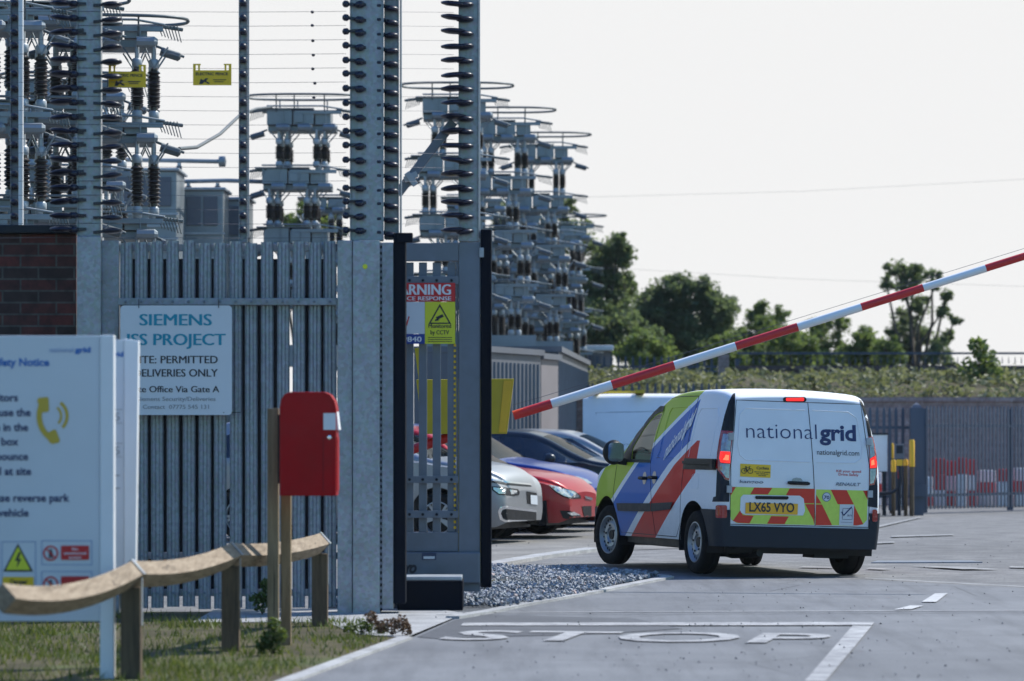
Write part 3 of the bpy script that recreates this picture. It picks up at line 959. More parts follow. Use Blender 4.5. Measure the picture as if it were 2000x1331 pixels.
def wheel(parent, c, side, r=.317, w=.195, rim_r=.20, steer=0.0, style='steel'):
    """tyre with a rim as its sub-part; side -1 faces the left of the vehicle"""
    c = Vector(c); ax = Vector((side * math.cos(steer), side * math.sin(steer), 0))
    t = MB(); h = w / 2
    t.lathe([(rim_r - .005, -h * .9), (r * .80, -h), (r * .94, -h * .93), (r * .985, -h * .78), (r, -h * .5), (r, -.02), (r - .008, -.016), (r - .008, .016), (r, .02), (r, h * .5), (r * .985, h * .78), (r * .94, h * .93), (r * .80, h), (rim_r + .006, h * .94), (rim_r - .006, h * .88)], c, ax, 40)
    ty = t.build('tyre', M['tyre'], parent, smooth=50, local=True)
    g = MB(); u = ax.orthogonal().normalized(); v = ax.cross(u)
    if style == 'steel':
        g.lathe([(rim_r, h * .70), (rim_r, h * .90), (rim_r - .012, h * .93), (rim_r - .02, h * .72), (rim_r - .03, h * .45), (rim_r * .72, h * .50), (rim_r * .62, h * .66), (rim_r * .42, h * .62), (rim_r * .36, h * .40), (.0, h * .38)], c, ax, 40)
        for k in range(20):
            a = 2 * math.pi * k / 20; p = c + ax * (h * .50) + (u * math.cos(a) + v * math.sin(a)) * rim_r * .80
            rd = u * math.cos(a) + v * math.sin(a); tg = ax.cross(rd)
            g.poly([p + ax * .004 + rd * .014 * ca + tg * .010 * sa for ca, sa in ((1, .7), (.6, 1), (-.6, .9), (-1, .5), (-1, -.5), (-.6, -.9), (.6, -1), (1, -.7))], 1)
        g.lathe([(.052, h * .44), (.048, h * .56), (.0, h * .58)], c, ax, 16, 1)
        for k in range(5):
            a = 2 * math.pi * k / 5; p = c + ax * (h * .60) + (u * math.cos(a) + v * math.sin(a)) * rim_r * .48
            g.lathe([(.011, 0), (.011, .012), (0, .014)], p, ax, 8, 1)
    else:
        g.lathe([(rim_r, h * .55), (rim_r, h * .92), (rim_r - .012, h * .95), (rim_r - .02, h * .7), (rim_r - .02, h * .1), (0, h * .1)], c, ax, 40, 0, [0, 0, 0, 0, 1])
        for k in range(5):
            a = 2 * math.pi * k / 5
            for da in (-.14, .14):
                rd = u * math.cos(a + da) + v * math.sin(a + da); r0 = u * math.cos(a) + v * math.sin(a)
                g.bar(c + ax * h * .62 + r0 * .04, c + ax * h * .66 + rd * (rim_r - .012), .034, .03, 0, ax)
        g.lathe([(.06, h * .5), (.055, h * .8), (0, h * .82)], c, ax, 16)
    g.build('rim', [M['rim'], M['black']], ty, smooth=40, local=True)
    return ty


def arange(a, b, s):
    n = max(1, round((b - a) / s)); return [a + (b - a) * i / n for i in range(n + 1)]


# ------------------------------------------------------------------ the white panel van with the striped livery
def build_van():
    yaw, roll = R(17.2), R(1.7)
    fw = Vector((-math.sin(yaw), math.cos(yaw), 0)); r0 = Vector((math.cos(yaw), math.sin(yaw), 0)); up0 = Vector((0, 0, 1))
    rt = r0 * math.cos(roll) - up0 * math.sin(roll); up = up0 * math.cos(roll) + r0 * math.sin(roll)
    root = thing('panel_van', (0, 0, 0), 'white panel van with lime, blue and red side stripes passing under the boom', 'van')
    m = Matrix((rt, fw, up)).transposed().to_4x4(); m.translation = Vector((354 / F * 35.7, 35.7, 0)) + rt * .865
    root.matrix_world = m
    bpy.context.view_layer.update()

    ys = [-.64, -.637, -.628, -.612, -.59, -.56, -.525] + arange(-.48, 3.2, .04) + [3.24, 3.29, 3.34, 3.39, 3.44, 3.49, 3.53, 3.56]
    hw = curve([(-.64, .868), (-.2, .885), (.4, .893), (2.4, .893), (2.9, .875), (3.2, .83), (3.4, .74), (3.56, .60)])
    top = curve([(-.64, 1.79), (-.4, 1.83), (0, 1.85), (.5, 1.845), (1.0, 1.815), (1.3, 1.77), (1.55, 1.70), (2.0, 1.45), (2.5, 1.16), (2.62, 1.125), (2.9, 1.08), (3.2, .99), (3.4, .88), (3.56, .74)])
    belt = lambda y: 1.08
    roofw = curve([(-.64, .725), (0, .735), (.8, .735), (1.35, .725), (1.8, .775), (2.5, .84), (3.0, .80), (3.3, .72), (3.56, .56)])
    sill = curve([(-.64, .30), (-.3, .30), (.4, .335), (2.2, .325), (2.8, .27), (3.56, .26)])
    def inset(y):
        t = max(0.0, (-.525 - y) / .115); return .055 * (1 - math.sqrt(max(0, 1 - t * t)))
    def rake(y, z):
        a = max(0.0, min(1.0, (.3 - y) / .94)); return a * .13 * max(0.0, (z - .9) / .95) ** 1.5
    bm, lay = shell(ys, hw, top, belt, roofw, sill, [(0, .33, .405), (2.69, .33, .405)], rake, inset)
    full = bm.copy(); pj = Proj(full, root)
    S = lambda u, v: Vector((0, u, v))                     # side outline (y, z) -> body
    sidef = pj.along((1, 0, 0), lambda u, v: Vector((-1.5, u, v)))
    sider = pj.along((-1, 0, 0), lambda u, v: Vector((1.5, u, v)))
    rearf = pj.along((0, 1, 0), lambda u, v: Vector((u, -1.5, v)))
    left = lambda f: f.calc_center_median().x < -.5 and f[lay] in (0, 1, 2)
    right = lambda f: f.calc_center_median().x > .5 and f[lay] in (0, 1, 2)

    fdoor = [(2.24, .36), (2.43, .60), (2.46, .74), (2.38, 1.10), (2.24, 1.22), (2.02, 1.50), (1.76, 1.66), (1.50, 1.75), (1.33, 1.765), (1.33, 1.10), (1.15, .36)]
    rdoor = [(1.15, .36), (1.33, 1.10), (1.33, 1.765), (.9, 1.785), (.33, 1.785), (.30, 1.21), (.40, .36)]
    win = [(1.92, 1.125), (1.36, 1.125), (1.38, 1.45), (1.37, 1.60), (1.40, 1.625), (1.58, 1.585), (1.80, 1.44), (1.96, 1.26)]
    for s, cond in ((-1, left), (1, right)):
        cut_lines(bm, win, 0, cond)
    cut_lines(bm, fdoor, 0, left); cut_lines(bm, rdoor, 0, left)
    # bumper band and rear doors
    for z in (.66, .505):
        fs = [f for f in bm.faces if f.calc_center_median().y < -.1 and abs(f.calc_center_median().z - z) < .08]
        bmesh.ops.bisect_plane(bm, geom=fs + list({e for f in fs for e in f.edges}) + list({v for f in fs for v in f.verts}), plane_co=(0, 0, z), plane_no=(0, 0, 1), dist=1e-4)
    rear = lambda f: f[lay] == 4 and f.calc_center_median().y < 0
    ldoor = [(-.735, .52), (.165, .52), (.135, 1.08), (.095, 1.74), (-.66, 1.74), (-.735, 1.1)]
    rdr = [(.165, .52), (.735, .52), (.735, 1.1), (.66, 1.74), (.095, 1.74), (.135, 1.08)]
    cut_lines(bm, ldoor, 1, rear); cut_lines(bm, rdr, 1, rear)
    c_ = lambda f: f.calc_center_median()
    yz = lambda f: (c_(f).y, c_(f).z)
    g = MB()
    take(bm, lambda f: left(f) and in_poly(yz(f), win), 'window', M['glass'], root)
    take(bm, lambda f: right(f) and in_poly(yz(f), win), 'window', M['glass'], root)
    take(bm, lambda f: f[lay] in (2, 3) and 1.56 < c_(f).y < 2.46 and c_(f).z > 1.1 and abs(c_(f).x) < .78, 'windscreen', M['glass'], root)
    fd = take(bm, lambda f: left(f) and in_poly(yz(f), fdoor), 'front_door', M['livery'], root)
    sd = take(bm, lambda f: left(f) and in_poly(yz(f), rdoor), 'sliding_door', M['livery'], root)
    ld = take(bm, lambda f: rear(f) and in_poly((c_(f).x, c_(f).z), ldoor), 'rear_door', M['car_white'], root)
    rd = take(bm, lambda f: rear(f) and in_poly((c_(f).x, c_(f).z), rdr), 'rear_door', M['car_white'], root)
    bum = take(bm, lambda f: c_(f).y < -.14 and c_(f).z < (.66 if abs(c_(f).x) > .735 else .505), 'rear_bumper', M['trim'], root, 40, .018)
    take(bm, lambda f: c_(f).y > 3.05 and c_(f).z < .62, 'front_bumper', M['trim'], root, 40, .012)
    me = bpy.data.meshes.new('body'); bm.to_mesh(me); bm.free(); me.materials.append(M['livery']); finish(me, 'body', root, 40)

    def part(mb, name, mat, parent=root, smooth=None): return mb.build(name, mat, parent, smooth, local=True)
    # shut lines
    sm = MB()
    pj.line(sm, fdoor, sidef, .0045, -.001, True); pj.line(sm, rdoor, sidef, .0045, -.001, True)
    for d in (ldoor, rdr): pj.line(sm, d, rearf, .0045, -.001, True)
    part(sm, 'shut_line', M['black'])
    # pressed panels on the doors: a slim raised bead round the blanked windows
    b = MB(); pj.line(b, [(1.16, 1.16), (1.10, 1.21), (1.10, 1.62), (1.05, 1.67), (.50, 1.68), (.45, 1.62), (.47, 1.20), (.53, 1.16)], sidef, .006, .0, True)
    part(b, 'pressed_bead', M['livery'], sd, 60)
    b = MB(); pj.line(b, [(.22, 1.17), (.20, 1.60), (.14, 1.66), (-.30, 1.66), (-.37, 1.58), (-.37, 1.17)], sidef, .006, .0)
    part(b, 'pressed_bead', M['livery'], root, 60)
    b = MB(); pj.line(b, [(-.64, 1.20), (-.66, 1.30), (-.63, 1.60), (-.57, 1.665), (.06, 1.665)], rearf, .006, .0)
    pj.line(b, [(-.64, 1.20), (-.58, 1.155), (.10, 1.15)], rearf, .006, .0); part(b, 'pressed_bead', M['car_white'], ld, 60)
    b = MB(); pj.line(b, [(.14, 1.665), (.52, 1.66), (.61, 1.60), (.66, 1.30), (.645, 1.20), (.58, 1.155), (.17, 1.15)], rearf, .006, .0); part(b, 'pressed_bead', M['car_white'], rd, 60)
    # black window surround on the front door
    b = MB()
    pj.fill(b, [(2.26, 1.10), (2.2, 1.2), (2.03, 1.40), (1.78, 1.60), (1.55, 1.69), (1.365, 1.69), (1.365, 1.615), (1.40, 1.635), (1.585, 1.595), (1.81, 1.445), (1.97, 1.26), (1.93, 1.13), (1.93, 1.10)], sidef, .006, .05)
    pj.fill(b, [(1.93, 1.10), (1.335, 1.10), (1.335, 1.132), (1.93, 1.132)], sidef, .006, .05); part(b, 'window_surround', M['black'], fd)
    # mouldings, handles, rail
    b = MB(); pj.fill(b, [(2.29, .665), (2.25, .585), (1.22, .60), (1.205, .685)], sidef, .022, .1); part(b, 'side_moulding', M['trim'], fd)
    b = MB(); pj.fill(b, [(1.19, .685), (1.205, .60), (.62, .635), (.54, .71)], sidef, .022, .1); part(b, 'side_moulding', M['trim'], sd)
    for par, yc, ym in ((fd, 1.47, .94), (sd, 1.17, .95)):
        b = MB(); pj.fill(b, rrect(yc - .055, yc + .055, ym - .065, ym + .065, .05), sidef, .003, .03); part(b, 'handle_recess', M['car_silver'], par)
        b = MB(); b.tube([Vector((-.885, yc - .085, ym)), Vector((-.925, yc - .06, ym)), Vector((-.928, yc + .06, ym)), Vector((-.885, yc + .085, ym))], [.014, .018, .018, .014], 8); part(b, 'handle', M['black'], par, 50)
    b = MB(); pj.fill(b, [(.33, 1.155), (.33, 1.045), (-.56, 1.045), (-.56, 1.155)], sidef, .004, .1); b.bar((-.895, .31, 1.115), (-.885, -.50, 1.115), .02, .03); b.box(-.91, -.88, -.56, -.49, 1.06, 1.15)
    part(b, 'door_rail', M['black'])
    b = MB(); pj.line(b, rrect(-.13, .06, .855, 1.0, .03), sidef, .004, .0, True, sub=2); part(b, 'fuel_flap', M['livery'])
    # pillar trims and lamp clusters, outlined as they sit on the rear corners
    q = lambda pts: [(1330 + x / 3.3275, 740 + y / 3.3275) for x, y in pts]
    def deco(name, mat, pts, off, par=root, step=6):
        b = MB(); pj.fill(b, q(pts), pj.px, off, step); return part(b, name, mat, par)
    deco('corner_pillar', M['black'], [(338, 100), (353, 96), (350, 200), (340, 345), (262, 340), (285, 240), (312, 150)], .005)
    deco('corner_pillar', M['black'], [(1148, 122), (1163, 128), (1190, 185), (1212, 250), (1228, 320), (1238, 378), (1216, 378), (1200, 270), (1175, 185)], .005)
    deco('corner_trim', M['trim'], [(236, 575), (284, 655), (314, 664), (318, 710), (313, 800), (205, 800), (212, 770), (228, 765)], .004)
    deco('corner_trim', M['trim'], [(1222, 694), (1256, 690), (1272, 640), (1276, 700), (1276, 840), (1214, 830), (1218, 730)], .004)
    lamp = deco('tail_lamp', M['lamp_red'], [(264, 338), (336, 342), (333, 400), (322, 480), (320, 560), (313, 662), (286, 656), (232, 578), (240, 480), (252, 400)], .010)
    deco('clear_lens', M['lens_clear'], [(280, 360), (326, 362), (324, 400), (316, 476), (264, 474), (270, 410)], .014, lamp)
    deco('brake_lens', M['lamp_lit'], [(262, 474), (317, 476), (316, 550), (262, 546), (256, 520)], .015, lamp)
    deco('brake_bulb', M['lamp_core'], [(288, 496), (308, 498), (306, 532), (276, 530)], .019, lamp, 3)
    deco('clear_lens', M['lens_clear'], [(258, 552), (315, 556), (309, 648), (288, 642), (256, 592)], .014, lamp)
    lamp = deco('tail_lamp', M['lamp_red'], [(1216, 378), (1240, 378), (1254, 430), (1266, 500), (1271, 560), (1270, 620), (1256, 690), (1222, 694), (1224, 560)], .010)
    deco('clear_lens', M['lens_clear'], [(1219, 384), (1236, 384), (1248, 440), (1254, 500), (1226, 520), (1222, 450)], .014, lamp)
    deco('brake_lens', M['lamp_lit'], [(1226, 522), (1258, 504), (1266, 545), (1266, 578), (1226, 582)], .015, lamp)
    deco('brake_bulb', M['lamp_core'], [(1232, 535), (1250, 526), (1254, 560), (1232, 566)], .019, lamp, 3)
    deco('clear_lens', M['lens_clear'], [(1226, 588), (1264, 586), (1262, 630), (1248, 678), (1226, 684)], .014, lamp)
    deco('rear_reflector', M['lamp_red'], rrect(236, 294, 822, 905, 12), .024)
    deco('rear_reflector', M['lamp_red'], rrect(1238, 1268, 850, 930, 10), .024)
    bl = deco('high_brake_lamp', M['black'], rrect(662, 814, 121, 153, 15), .006)
    deco('lit_strip', M['lamp_lit'], rrect(680, 798, 126, 147, 8), .010, bl)
    # hazard chevrons (rear outline coordinates follow the door skin)
    rx = lambda u: -.74 + (u - 318) * .001622
    rz = lambda u, v: .885 - (v - 705 - (u - 318) * .024) * (.00143 if v > 705 else .00152)
    rp = lambda pts: [(rx(u), rz(u, v)) for u, v in pts]
    def flat(name, mat, polys, off, par, step=.12):
        b = MB()
        for p in polys: pj.fill(b, rp(p), rearf, off, step)
        return part(b, name, mat, par)
    flat('reflective_panel', M['haz_lime'], [[(320, 704), (868, 716), (871, 966), (440, 957), (365, 952), (330, 930), (320, 890)]], .002, ld)
    flat('reflective_panel', M['haz_lime'], [[(876, 720), (1216, 727), (1216, 930), (1190, 962), (1150, 969), (878, 967)]], .002, rd)
    for pl_ in ([[(321, 705), (354, 706), (321, 766)], [(472, 709), (590, 711), (562, 756), (448, 755)], [(703, 714), (867, 717), (867, 816), (803, 816), (785, 775), (680, 760)],
                                          [(386, 866), (404, 898), (474, 903), (448, 955), (372, 951), (340, 938)], [(588, 905), (702, 908), (676, 960), (562, 957)], [(806, 822), (868, 822), (870, 964), (862, 928)]]): flat('reflective_stripe', M['haz_red'], [pl_], .0035, ld)
    for pl_ in ([[(877, 756), (914, 818), (877, 817)], [(877, 824), (917, 824), (987, 968), (879, 967)], [(972, 722), (1076, 724), (1126, 822), (1020, 822)],
                                           [(1128, 826), (1138, 850), (1192, 960), (1150, 969), (1126, 968)], [(1184, 727), (1216, 728), (1216, 790)]]): flat('reflective_stripe', M['haz_red'], [pl_], .0035, rd)
    rec = flat('plate_recess', M['car_white'], [[(402, 758), (770, 764), (796, 785), (806, 868), (795, 900), (420, 896), (392, 882), (384, 862), (386, 778)]], .006, ld)
    flat('plate_lamp_bar', M['black'], [[(480, 766), (690, 768), (696, 780), (686, 791), (484, 788), (477, 778)]], .016, rec)
    np_ = flat('number_plate', M['plate_yellow'], [[(418, 812), (758, 820), (757, 895), (417, 887)]], .012, ld)
    def rtext(name, mat, par, items, off):
        b = MB()
        for body, (u, v), (u1, v1), h, bold, sh in items:
            a = Vector((rx(u), rz(u, v))); e = Vector((rx(u1), rz(u1, v1))); w = (e - a).length; d = (e - a) / w; nn = Vector((-d.y, d.x))
            def fn(x, y):
                p = a + d * x + nn * y; return rearf(p.x, p.y, off) or Vector((p.x, -.64, p.y))
            b.text(body, (0, 0, 0), (1, 0, 0), (0, 0, 1), h, w, bold=bold, shear=sh, fn=fn)
        return part(b, name, mat, par)
    rtext('lettering', M['ink_black'], np_, [('LX65 VYO', (442, 872), (734, 878),   .088, .02, 0)], .0145)
    rtext('lettering', M['ink_navy'], ld, [('national', (424, 388), (884, 394), .148, -.012, 0)], .003)
    rtext('lettering', M['ink_navy'], rd, [('grid', (902, 396), (1142, 402), .148, .032, 0)], .003)
    rtext('lettering', M['ink_black'], rd, [('nationalgrid.com', (882, 493), (1160, 500), .050, .004, 0)], .003)
    rtext('lettering', M['sign_red'], rd, [('Kill your speed', (1008, 607), (1170, 611), .024, .012, 0), ('Drive Safely', (1022, 629), (1154, 633), .024, .012, 0)], .003)
    rtext('badge', M['grey_steel'], rd, [('RENAULT', (1002, 694), (1168, 698), .030, .02, .3)], .008)
    rtext('badge', M['grey_steel'], ld, [('kangoo', (376, 678), (530, 682), .028, .02, .1)], .008)
    cy = flat('cyclist_sticker', M['sign_yellow'], [[(381, 555), (579, 563), (577, 646), (380, 638)]], .003, ld)
    rtext('lettering', M['ink_black'], cy, [('Cyclists', (486, 590), (566, 593), .025, .02, 0), ('Beware of passing', (473, 610), (574, 613), .010, .03, 0), ('this vehicle on', (484, 622), (562, 625), .010, .03, 0), ('the inside', (498, 634), (548, 636), .010, .03, 0)], .005)
    b = MB(); rp2 = lambda u, v, o: rearf(rx(u), rz(u, v), o)
    for cx in (405, 446): pj.line(b, [(cx + 17 * math.cos(a), 602 + 16 * math.sin(a)) for a in [i * .524 for i in range(12)]], rp2, .0028, .006, True, sub=1)
    pj.line(b, [(405, 602), (418, 580), (440, 582), (428, 604), (418, 580), (414, 574), (422, 574)], rp2, .003, .006, sub=2); pj.line(b, [(405, 602), (428, 604), (440, 582), (446, 602)], rp2, .003, .006, sub=2); pj.line(b, [(440, 582), (438, 574), (446, 573)], rp2, .003, .006, sub=2)
    part(b, 'bicycle_emblem', M['ink_black'], cy)
    st = flat('speed_sticker', M['sign_blue'], [[(945 + 28 * math.cos(a * .2618), 772 + 32 * math.sin(a * .2618)) for a in range(24)]], .0045, rd, .03)
    flat('sticker_face', M['white_sign'], [[(945 + 24 * math.cos(a * .2618), 772 + 28 * math.sin(a * .2618)) for a in range(24)]], .0055, st, .03)
    rtext('lettering', M['ink_navy'], st, [('70', (927, 785), (963, 787), .032, .03, 0)], .007)
    vs = flat('van_sticker', M['white_sign'], [[(1034, 822), (1128, 825), (1126, 968), (1032, 966)]], .005, rd)
    b = MB(); pj.line(b, [(1055, 850), (1118, 852), (1117, 928), (1052, 926)], rp2, .0022, .006, True, sub=3); pj.line(b, [(1046, 874), (1060, 900), (1112, 840)], rp2, .006, .007, sub=3); pj.line(b, [(1042, 946), (1118, 948)], rp2, .0015, .006)
    part(b, 'tick_emblem', M['ink_navy'], vs)
    rtext('lettering', M['ink_navy'], vs, [('an', (1084, 905), (1113, 906), .025, 0, 0)], .007)
    b = MB(); pj.fill(b, rp([(715, 664), (722, 650), (745, 644), (775, 648), (788, 664)]), rearf, .004, .05); part(b, 'handle_recess', M['car_silver'], ld)
    b = MB(); w = [rearf(rx(u), rz(u, v), .022) for u, v in ((686, 676), (700, 678), (815, 682), (828, 684))]
    b.tube([p for p in w if p], [.012, .018, .018, .012], 8); part(b, 'handle', M['black'], ld, 50)
    for u, v, par in ((322, 380, ld), (308, 720, ld), (1221, 408, rd), (1228, 750, rd)):
        p = rearf(max(-.775, min(.775, rx(u))), rz(u, v), .0)
        if p: b = MB(); b.box(p.x - .025, p.x + .025, p.y - .03, p.y + .012, p.z - .035, p.z + .035); o = part(b, 'hinge', M['light_steel'], par)
    # side lettering on the blue band
    b = MB(); a = pj.px(1120 + 590 / 3.328, 740 + 530 / 3.328, .009); e = pj.px(1120 + 772 / 3.328, 740 + 300 / 3.328, .009)
    a2 = Vector((a.y, a.z)); e2 = Vector((e.y, e.z)); w = (e2 - a2).length; d = (e2 - a2) / w; nn = Vector((-.22, .975))
    def sfn(x, y):
        p = a2 + d * x + nn * y; return sidef(p.x, p.y, .009) or Vector((-.85, p.x, p.y))
    w0 = .66 * w
    b.text('national', (0, 0, 0), (1, 0, 0), (0, 0, 1), .165, w0, bold=.02, fn=sfn)
    b.text('grid', (0, 0, 0), (1, 0, 0), (0, 0, 1), .165, w - w0 - .02, bold=.05, fn=lambda x, y: sfn(x + w0 + .02, y))
    part(b, 'lettering', M['ink_white'], sd)
    # mirror
    b = MB(); c = Vector((-1.02, 2.10, 1.20))
    b.lathe([(.0, -.07), (.075, -.055), (.115, 0), (.105, .06), (.0, .10)], (0, 0, 0), (0, 1, 0), 20)
    b.v = [(c.x + x * 1.0, c.y + y, c.z + z * 1.15) for x, y, z in b.v]
    mir = part(b, 'door_mirror', M['black'], root, 50)
    b = MB(); b.bar(c + Vector((.06, .02, -.09)), Vector((-.86, 2.10, 1.10)), .06, .07); part(b, 'mirror_arm', M['black'], mir)
    b = MB(); b.poly([(c.x + x, c.y - .072, c.z + z) for x, z in rrect(-.085, .085, -.095, .10, .04)]); part(b, 'mirror_glass', M['chrome'], mir)
    b = MB(); b.lathe([(.0, -.07), (.075, -.055), (.115, 0), (.105, .06), (.0, .10)], (0, 0, 0), (0, 1, 0), 20)
    b.v = [(-c.x + x, c.y + y, c.z + z * 1.15) for x, y, z in b.v]; b.bar((-c.x - .06, c.y + .02, c.z - .09), (.86, 2.10, 1.10), .06, .07)
    part(b, 'door_mirror', M['black'], root, 50)
    # underside, arches, wheels, cabin
    b = MB(); b.box(-.70, .70, -.45, 3.3, .24, .42); b.box(-.80, .80, .45, 2.22, .26, .36); b.box(-.66, .66, -.60, -.40, .28, .42)
    b.bar((-.62, 0, .27), (.62, 0, .27), .10, .09); b.tube([(-.42, .5, .22), (-.42, .1, .20), (-.38, -.35, .22), (-.38, -.55, .24)], .035, 8); b.box(-.55, -.32, .1, .45, .18, .26); b.box(.25, .62, -.42, -.12, .20, .3)
    part(b, 'underbody', M['black'])
    for yc in (0, 2.69):
        for s in (-1, 1):
            b = MB(); N = 14
            for i in range(N):
                a0, a1 = math.pi * (i / N * 1.16 - .08), math.pi * ((i + 1) / N * 1.16 - .08)
                b.poly([(s * .88, yc + .41 * math.cos(a0), .33 + .41 * math.sin(a0)), (s * .88, yc + .41 * math.cos(a1), .33 + .41 * math.sin(a1)), (s * .5, yc + .41 * math.cos(a1), .33 + .41 * math.sin(a1)), (s * .5, yc + .41 * math.cos(a0), .33 + .41 * math.sin(a0))])
            b.box(s * .5 - .01, s * .5 + .01, yc - .42, yc + .42, .3, .76)
            part(b, 'wheel_arch', M['black'])
    for yc, st_ in ((0, 0), (2.69, R(9))):
        for s in (-1, 1): wheel(root, (s * .775, yc, .317 + (0.030 if s > 0 else 0.006)), s, .317, .19, .205, -s * st_ if s > 0 else st_)
    b = MB(); b.prism([Vector(v) for v in ((-.80, 0, .4), (.80, 0, .4), (.84, 0, 1.0), (.66, 0, 1.70), (-.66, 0, 1.70), (-.84, 0, 1.0))], (0, 1.0, 0), (0, 1.03, 0)); part(b, 'bulkhead', M['trim'])
    b = MB(); b.prism([Vector((0, 2.0, .9)), Vector((0, 2.08, 1.07)), Vector((0, 2.45, 1.13)), Vector((0, 2.62, 1.08)), Vector((0, 2.62, .6)), Vector((0, 2.2, .6))], (-.80, 0, 0), (.80, 0, 0)); part(b, 'dashboard', M['seat_cloth'])
    for x in (-.38, .38):
        b = MB(); b.prism([Vector((0, 1.05, .6)), Vector((0, 1.65, .62)), Vector((0, 1.65, .76)), Vector((0, 1.27, .76)), Vector((0, 1.14, 1.34)), Vector((0, 1.05, 1.34))], (x - .24, 0, 0), (x + .24, 0, 0)); b.box(x - .13, x + .13, 1.07, 1.16, 1.38, 1.58)
        part(b, 'seat', M['seat_cloth'])
    b = MB(); c = Vector((.38, 1.88, 1.06)); b.tube([c + Vector((.19 * math.cos(a), .07 * math.sin(a), .17 * math.sin(a))) for a in [i * .3142 for i in range(20)]], .016, 6, closed=True); b.bar(c + Vector((-.18, 0, 0)), c + Vector((.18, 0, 0)), .03, .05); part(b, 'steering_wheel', M['black'])
    return root


van = build_van()

# ------------------------------------------------------------------ parked cars
def make_car(name, label, nose, yawv, spec, paint, group='cars parked beside the gate', cat='car'):
    """hatchback-like car; nose = point on the ground below the front bumper, yawv = heading in plan"""
    L, Wd, H = spec['L'], spec['W'] / 2, spec['H']
    h = Vector((yawv[0], yawv[1], 0)).normalized(); rz = math.atan2(-h.x, h.y)
    fo = spec.get('fo', .90); wb = spec['wb']
    root = thing(name, Vector((nose[0], nose[1], 0)) - h * (fo + wb), label, cat, group, rz)
    bpy.context.view_layer.update()
    yf = wb + fo; yr = yf - L; p = spec['prof']
    ys = [yr, yr + .01, yr + .03, yr + .07, yr + .13] + arange(yr + .2, yf - .42, .055) + [yf - .36, yf - .3, yf - .24, yf - .18, yf - .13, yf - .09, yf - .055, yf - .025, yf - .008]
    nosew = spec.get('nosew', .74)
    hw = curve([(yr, Wd * .88), (yr + .5, Wd * .98), (wb * .5, Wd), (wb, Wd * .99), (yf - .42, Wd * .94), (yf - .2, Wd * .87), (yf - .08, Wd * nosew), (yf, Wd * (nosew - .12))])
    top = curve(p); belt = lambda y: spec['belt']
    ws0, ws1 = spec['ws']
    roofw = curve([(yr, Wd * .70), (yr + 1.2, Wd * .70), (ws0, Wd * .68), (ws1, Wd * .84), (yf - .5, Wd * .80), (yf, Wd * .50)])
    sill = curve([(yr, .34), (0, .22), (wb, .2), (yf - .15, .2), (yf, .27)])
    wr = spec.get('wr', .315)
    bm, lay = shell(ys, hw, top, belt, roofw, sill, [(0, wr + .01, wr + .065), (wb, wr + .01, wr + .065)], re=.09, crown=.03, n=(12, 6, 5, 6), bulge=.035, ncap=14)
    pj = Proj(bm.copy(), root); c_ = lambda f: f.calc_center_median(); yz = lambda f: (c_(f).y, c_(f).z)
    sd = lambda f: abs(c_(f).x) > .4 and f[lay] in (0, 1, 2)
    for wpoly in spec['wins']: cut_lines(bm, wpoly, 0, sd)
    for wpoly in spec['wins']:
        for s in (-1, 1): take(bm, lambda f: sd(f) and c_(f).x * s > 0 and in_poly(yz(f), wpoly), 'window', M['glass_dark'], root)
    take(bm, lambda f: f[lay] == 3 and ws0 < c_(f).y < ws1, 'windscreen', M['glass_dark'], root)
    if spec.get('rear_glass'): take(bm, lambda f: f[lay] == 3 and spec['rear_glass'][0] < c_(f).y < spec['rear_glass'][1], 'rear_window', M['glass_dark'], root)
    me = bpy.data.meshes.new('body'); bm.to_mesh(me); bm.free(); me.materials.append(paint); finish(me, 'body', root, 35)
    for yc in (0, wb):
        for s in (-1, 1): wheel(root, (s * (Wd - .115), yc, wr), s, wr, .2, wr * .68, 0, 'alloy')
    b = MB(); b.box(-Wd + .08, Wd - .08, yr + .2, yf - .25, .17, .5)
    for yc in (0, wb): b.box(-Wd + .05, Wd - .05, yc - wr - .05, yc + wr + .05, .3, .62)
    b.build('underbody', M['black'], root, local=True)
    b = MB(); b.box(-Wd + .2, Wd - .2, .1, ws0 + .35, .5, spec['belt'] - .12); b.box(-.55, -.2, 1.0, 1.12, .7, H - .28); b.box(.2, .55, 1.0, 1.12, .7, H - .28); b.build('seat', M['seat_cloth'], root, local=True)
    for s in (-1, 1):
        b = MB(); c = Vector((s * (Wd + .06), ws1 - .55, spec['belt'] + .06)); b.lathe([(0, -.07), (.07, -.05), (.085, 0), (.06, .07), (0, .10)], c, (0, 1, 0), 14); b.bar(c, (s * (Wd - .06), ws1 - .5, spec['belt'] - .02), .05, .05); b.build('door_mirror', spec.get('mirror', paint), root, 50, local=True)
    for (pts, mname, nm, off) in spec.get('marks', []):       # outlines traced where they sit on the skin
        b = MB(); pj.fill(b, pts, pj.px, off, 5)
        if b.f: b.build(nm, M[mname], root, local=True)
    sf = {s: pj.along((-s, 0, 0), lambda u, v: Vector((s * 1.6, u, v))) for s in (-1, 1)}
    b = MB()
    for s in (-1, 1):
        for ln in spec.get('lines', []): pj.line(b, ln, sf[s], .004, -.001)
    if b.f: b.build('shut_line', M['black'], root, local=True)
    for s in (-1, 1):
        for yh in spec.get('handles', []):
            b = MB(); w = [sf[s](yh + d, spec['belt'] - .14, .025) for d in (-.1, -.06, .06, .1)]
            if None not in w: b.tube(w, [.008, .014, .014, .008], 6); b.build('handle', paint, root, 50, local=True)
    return root


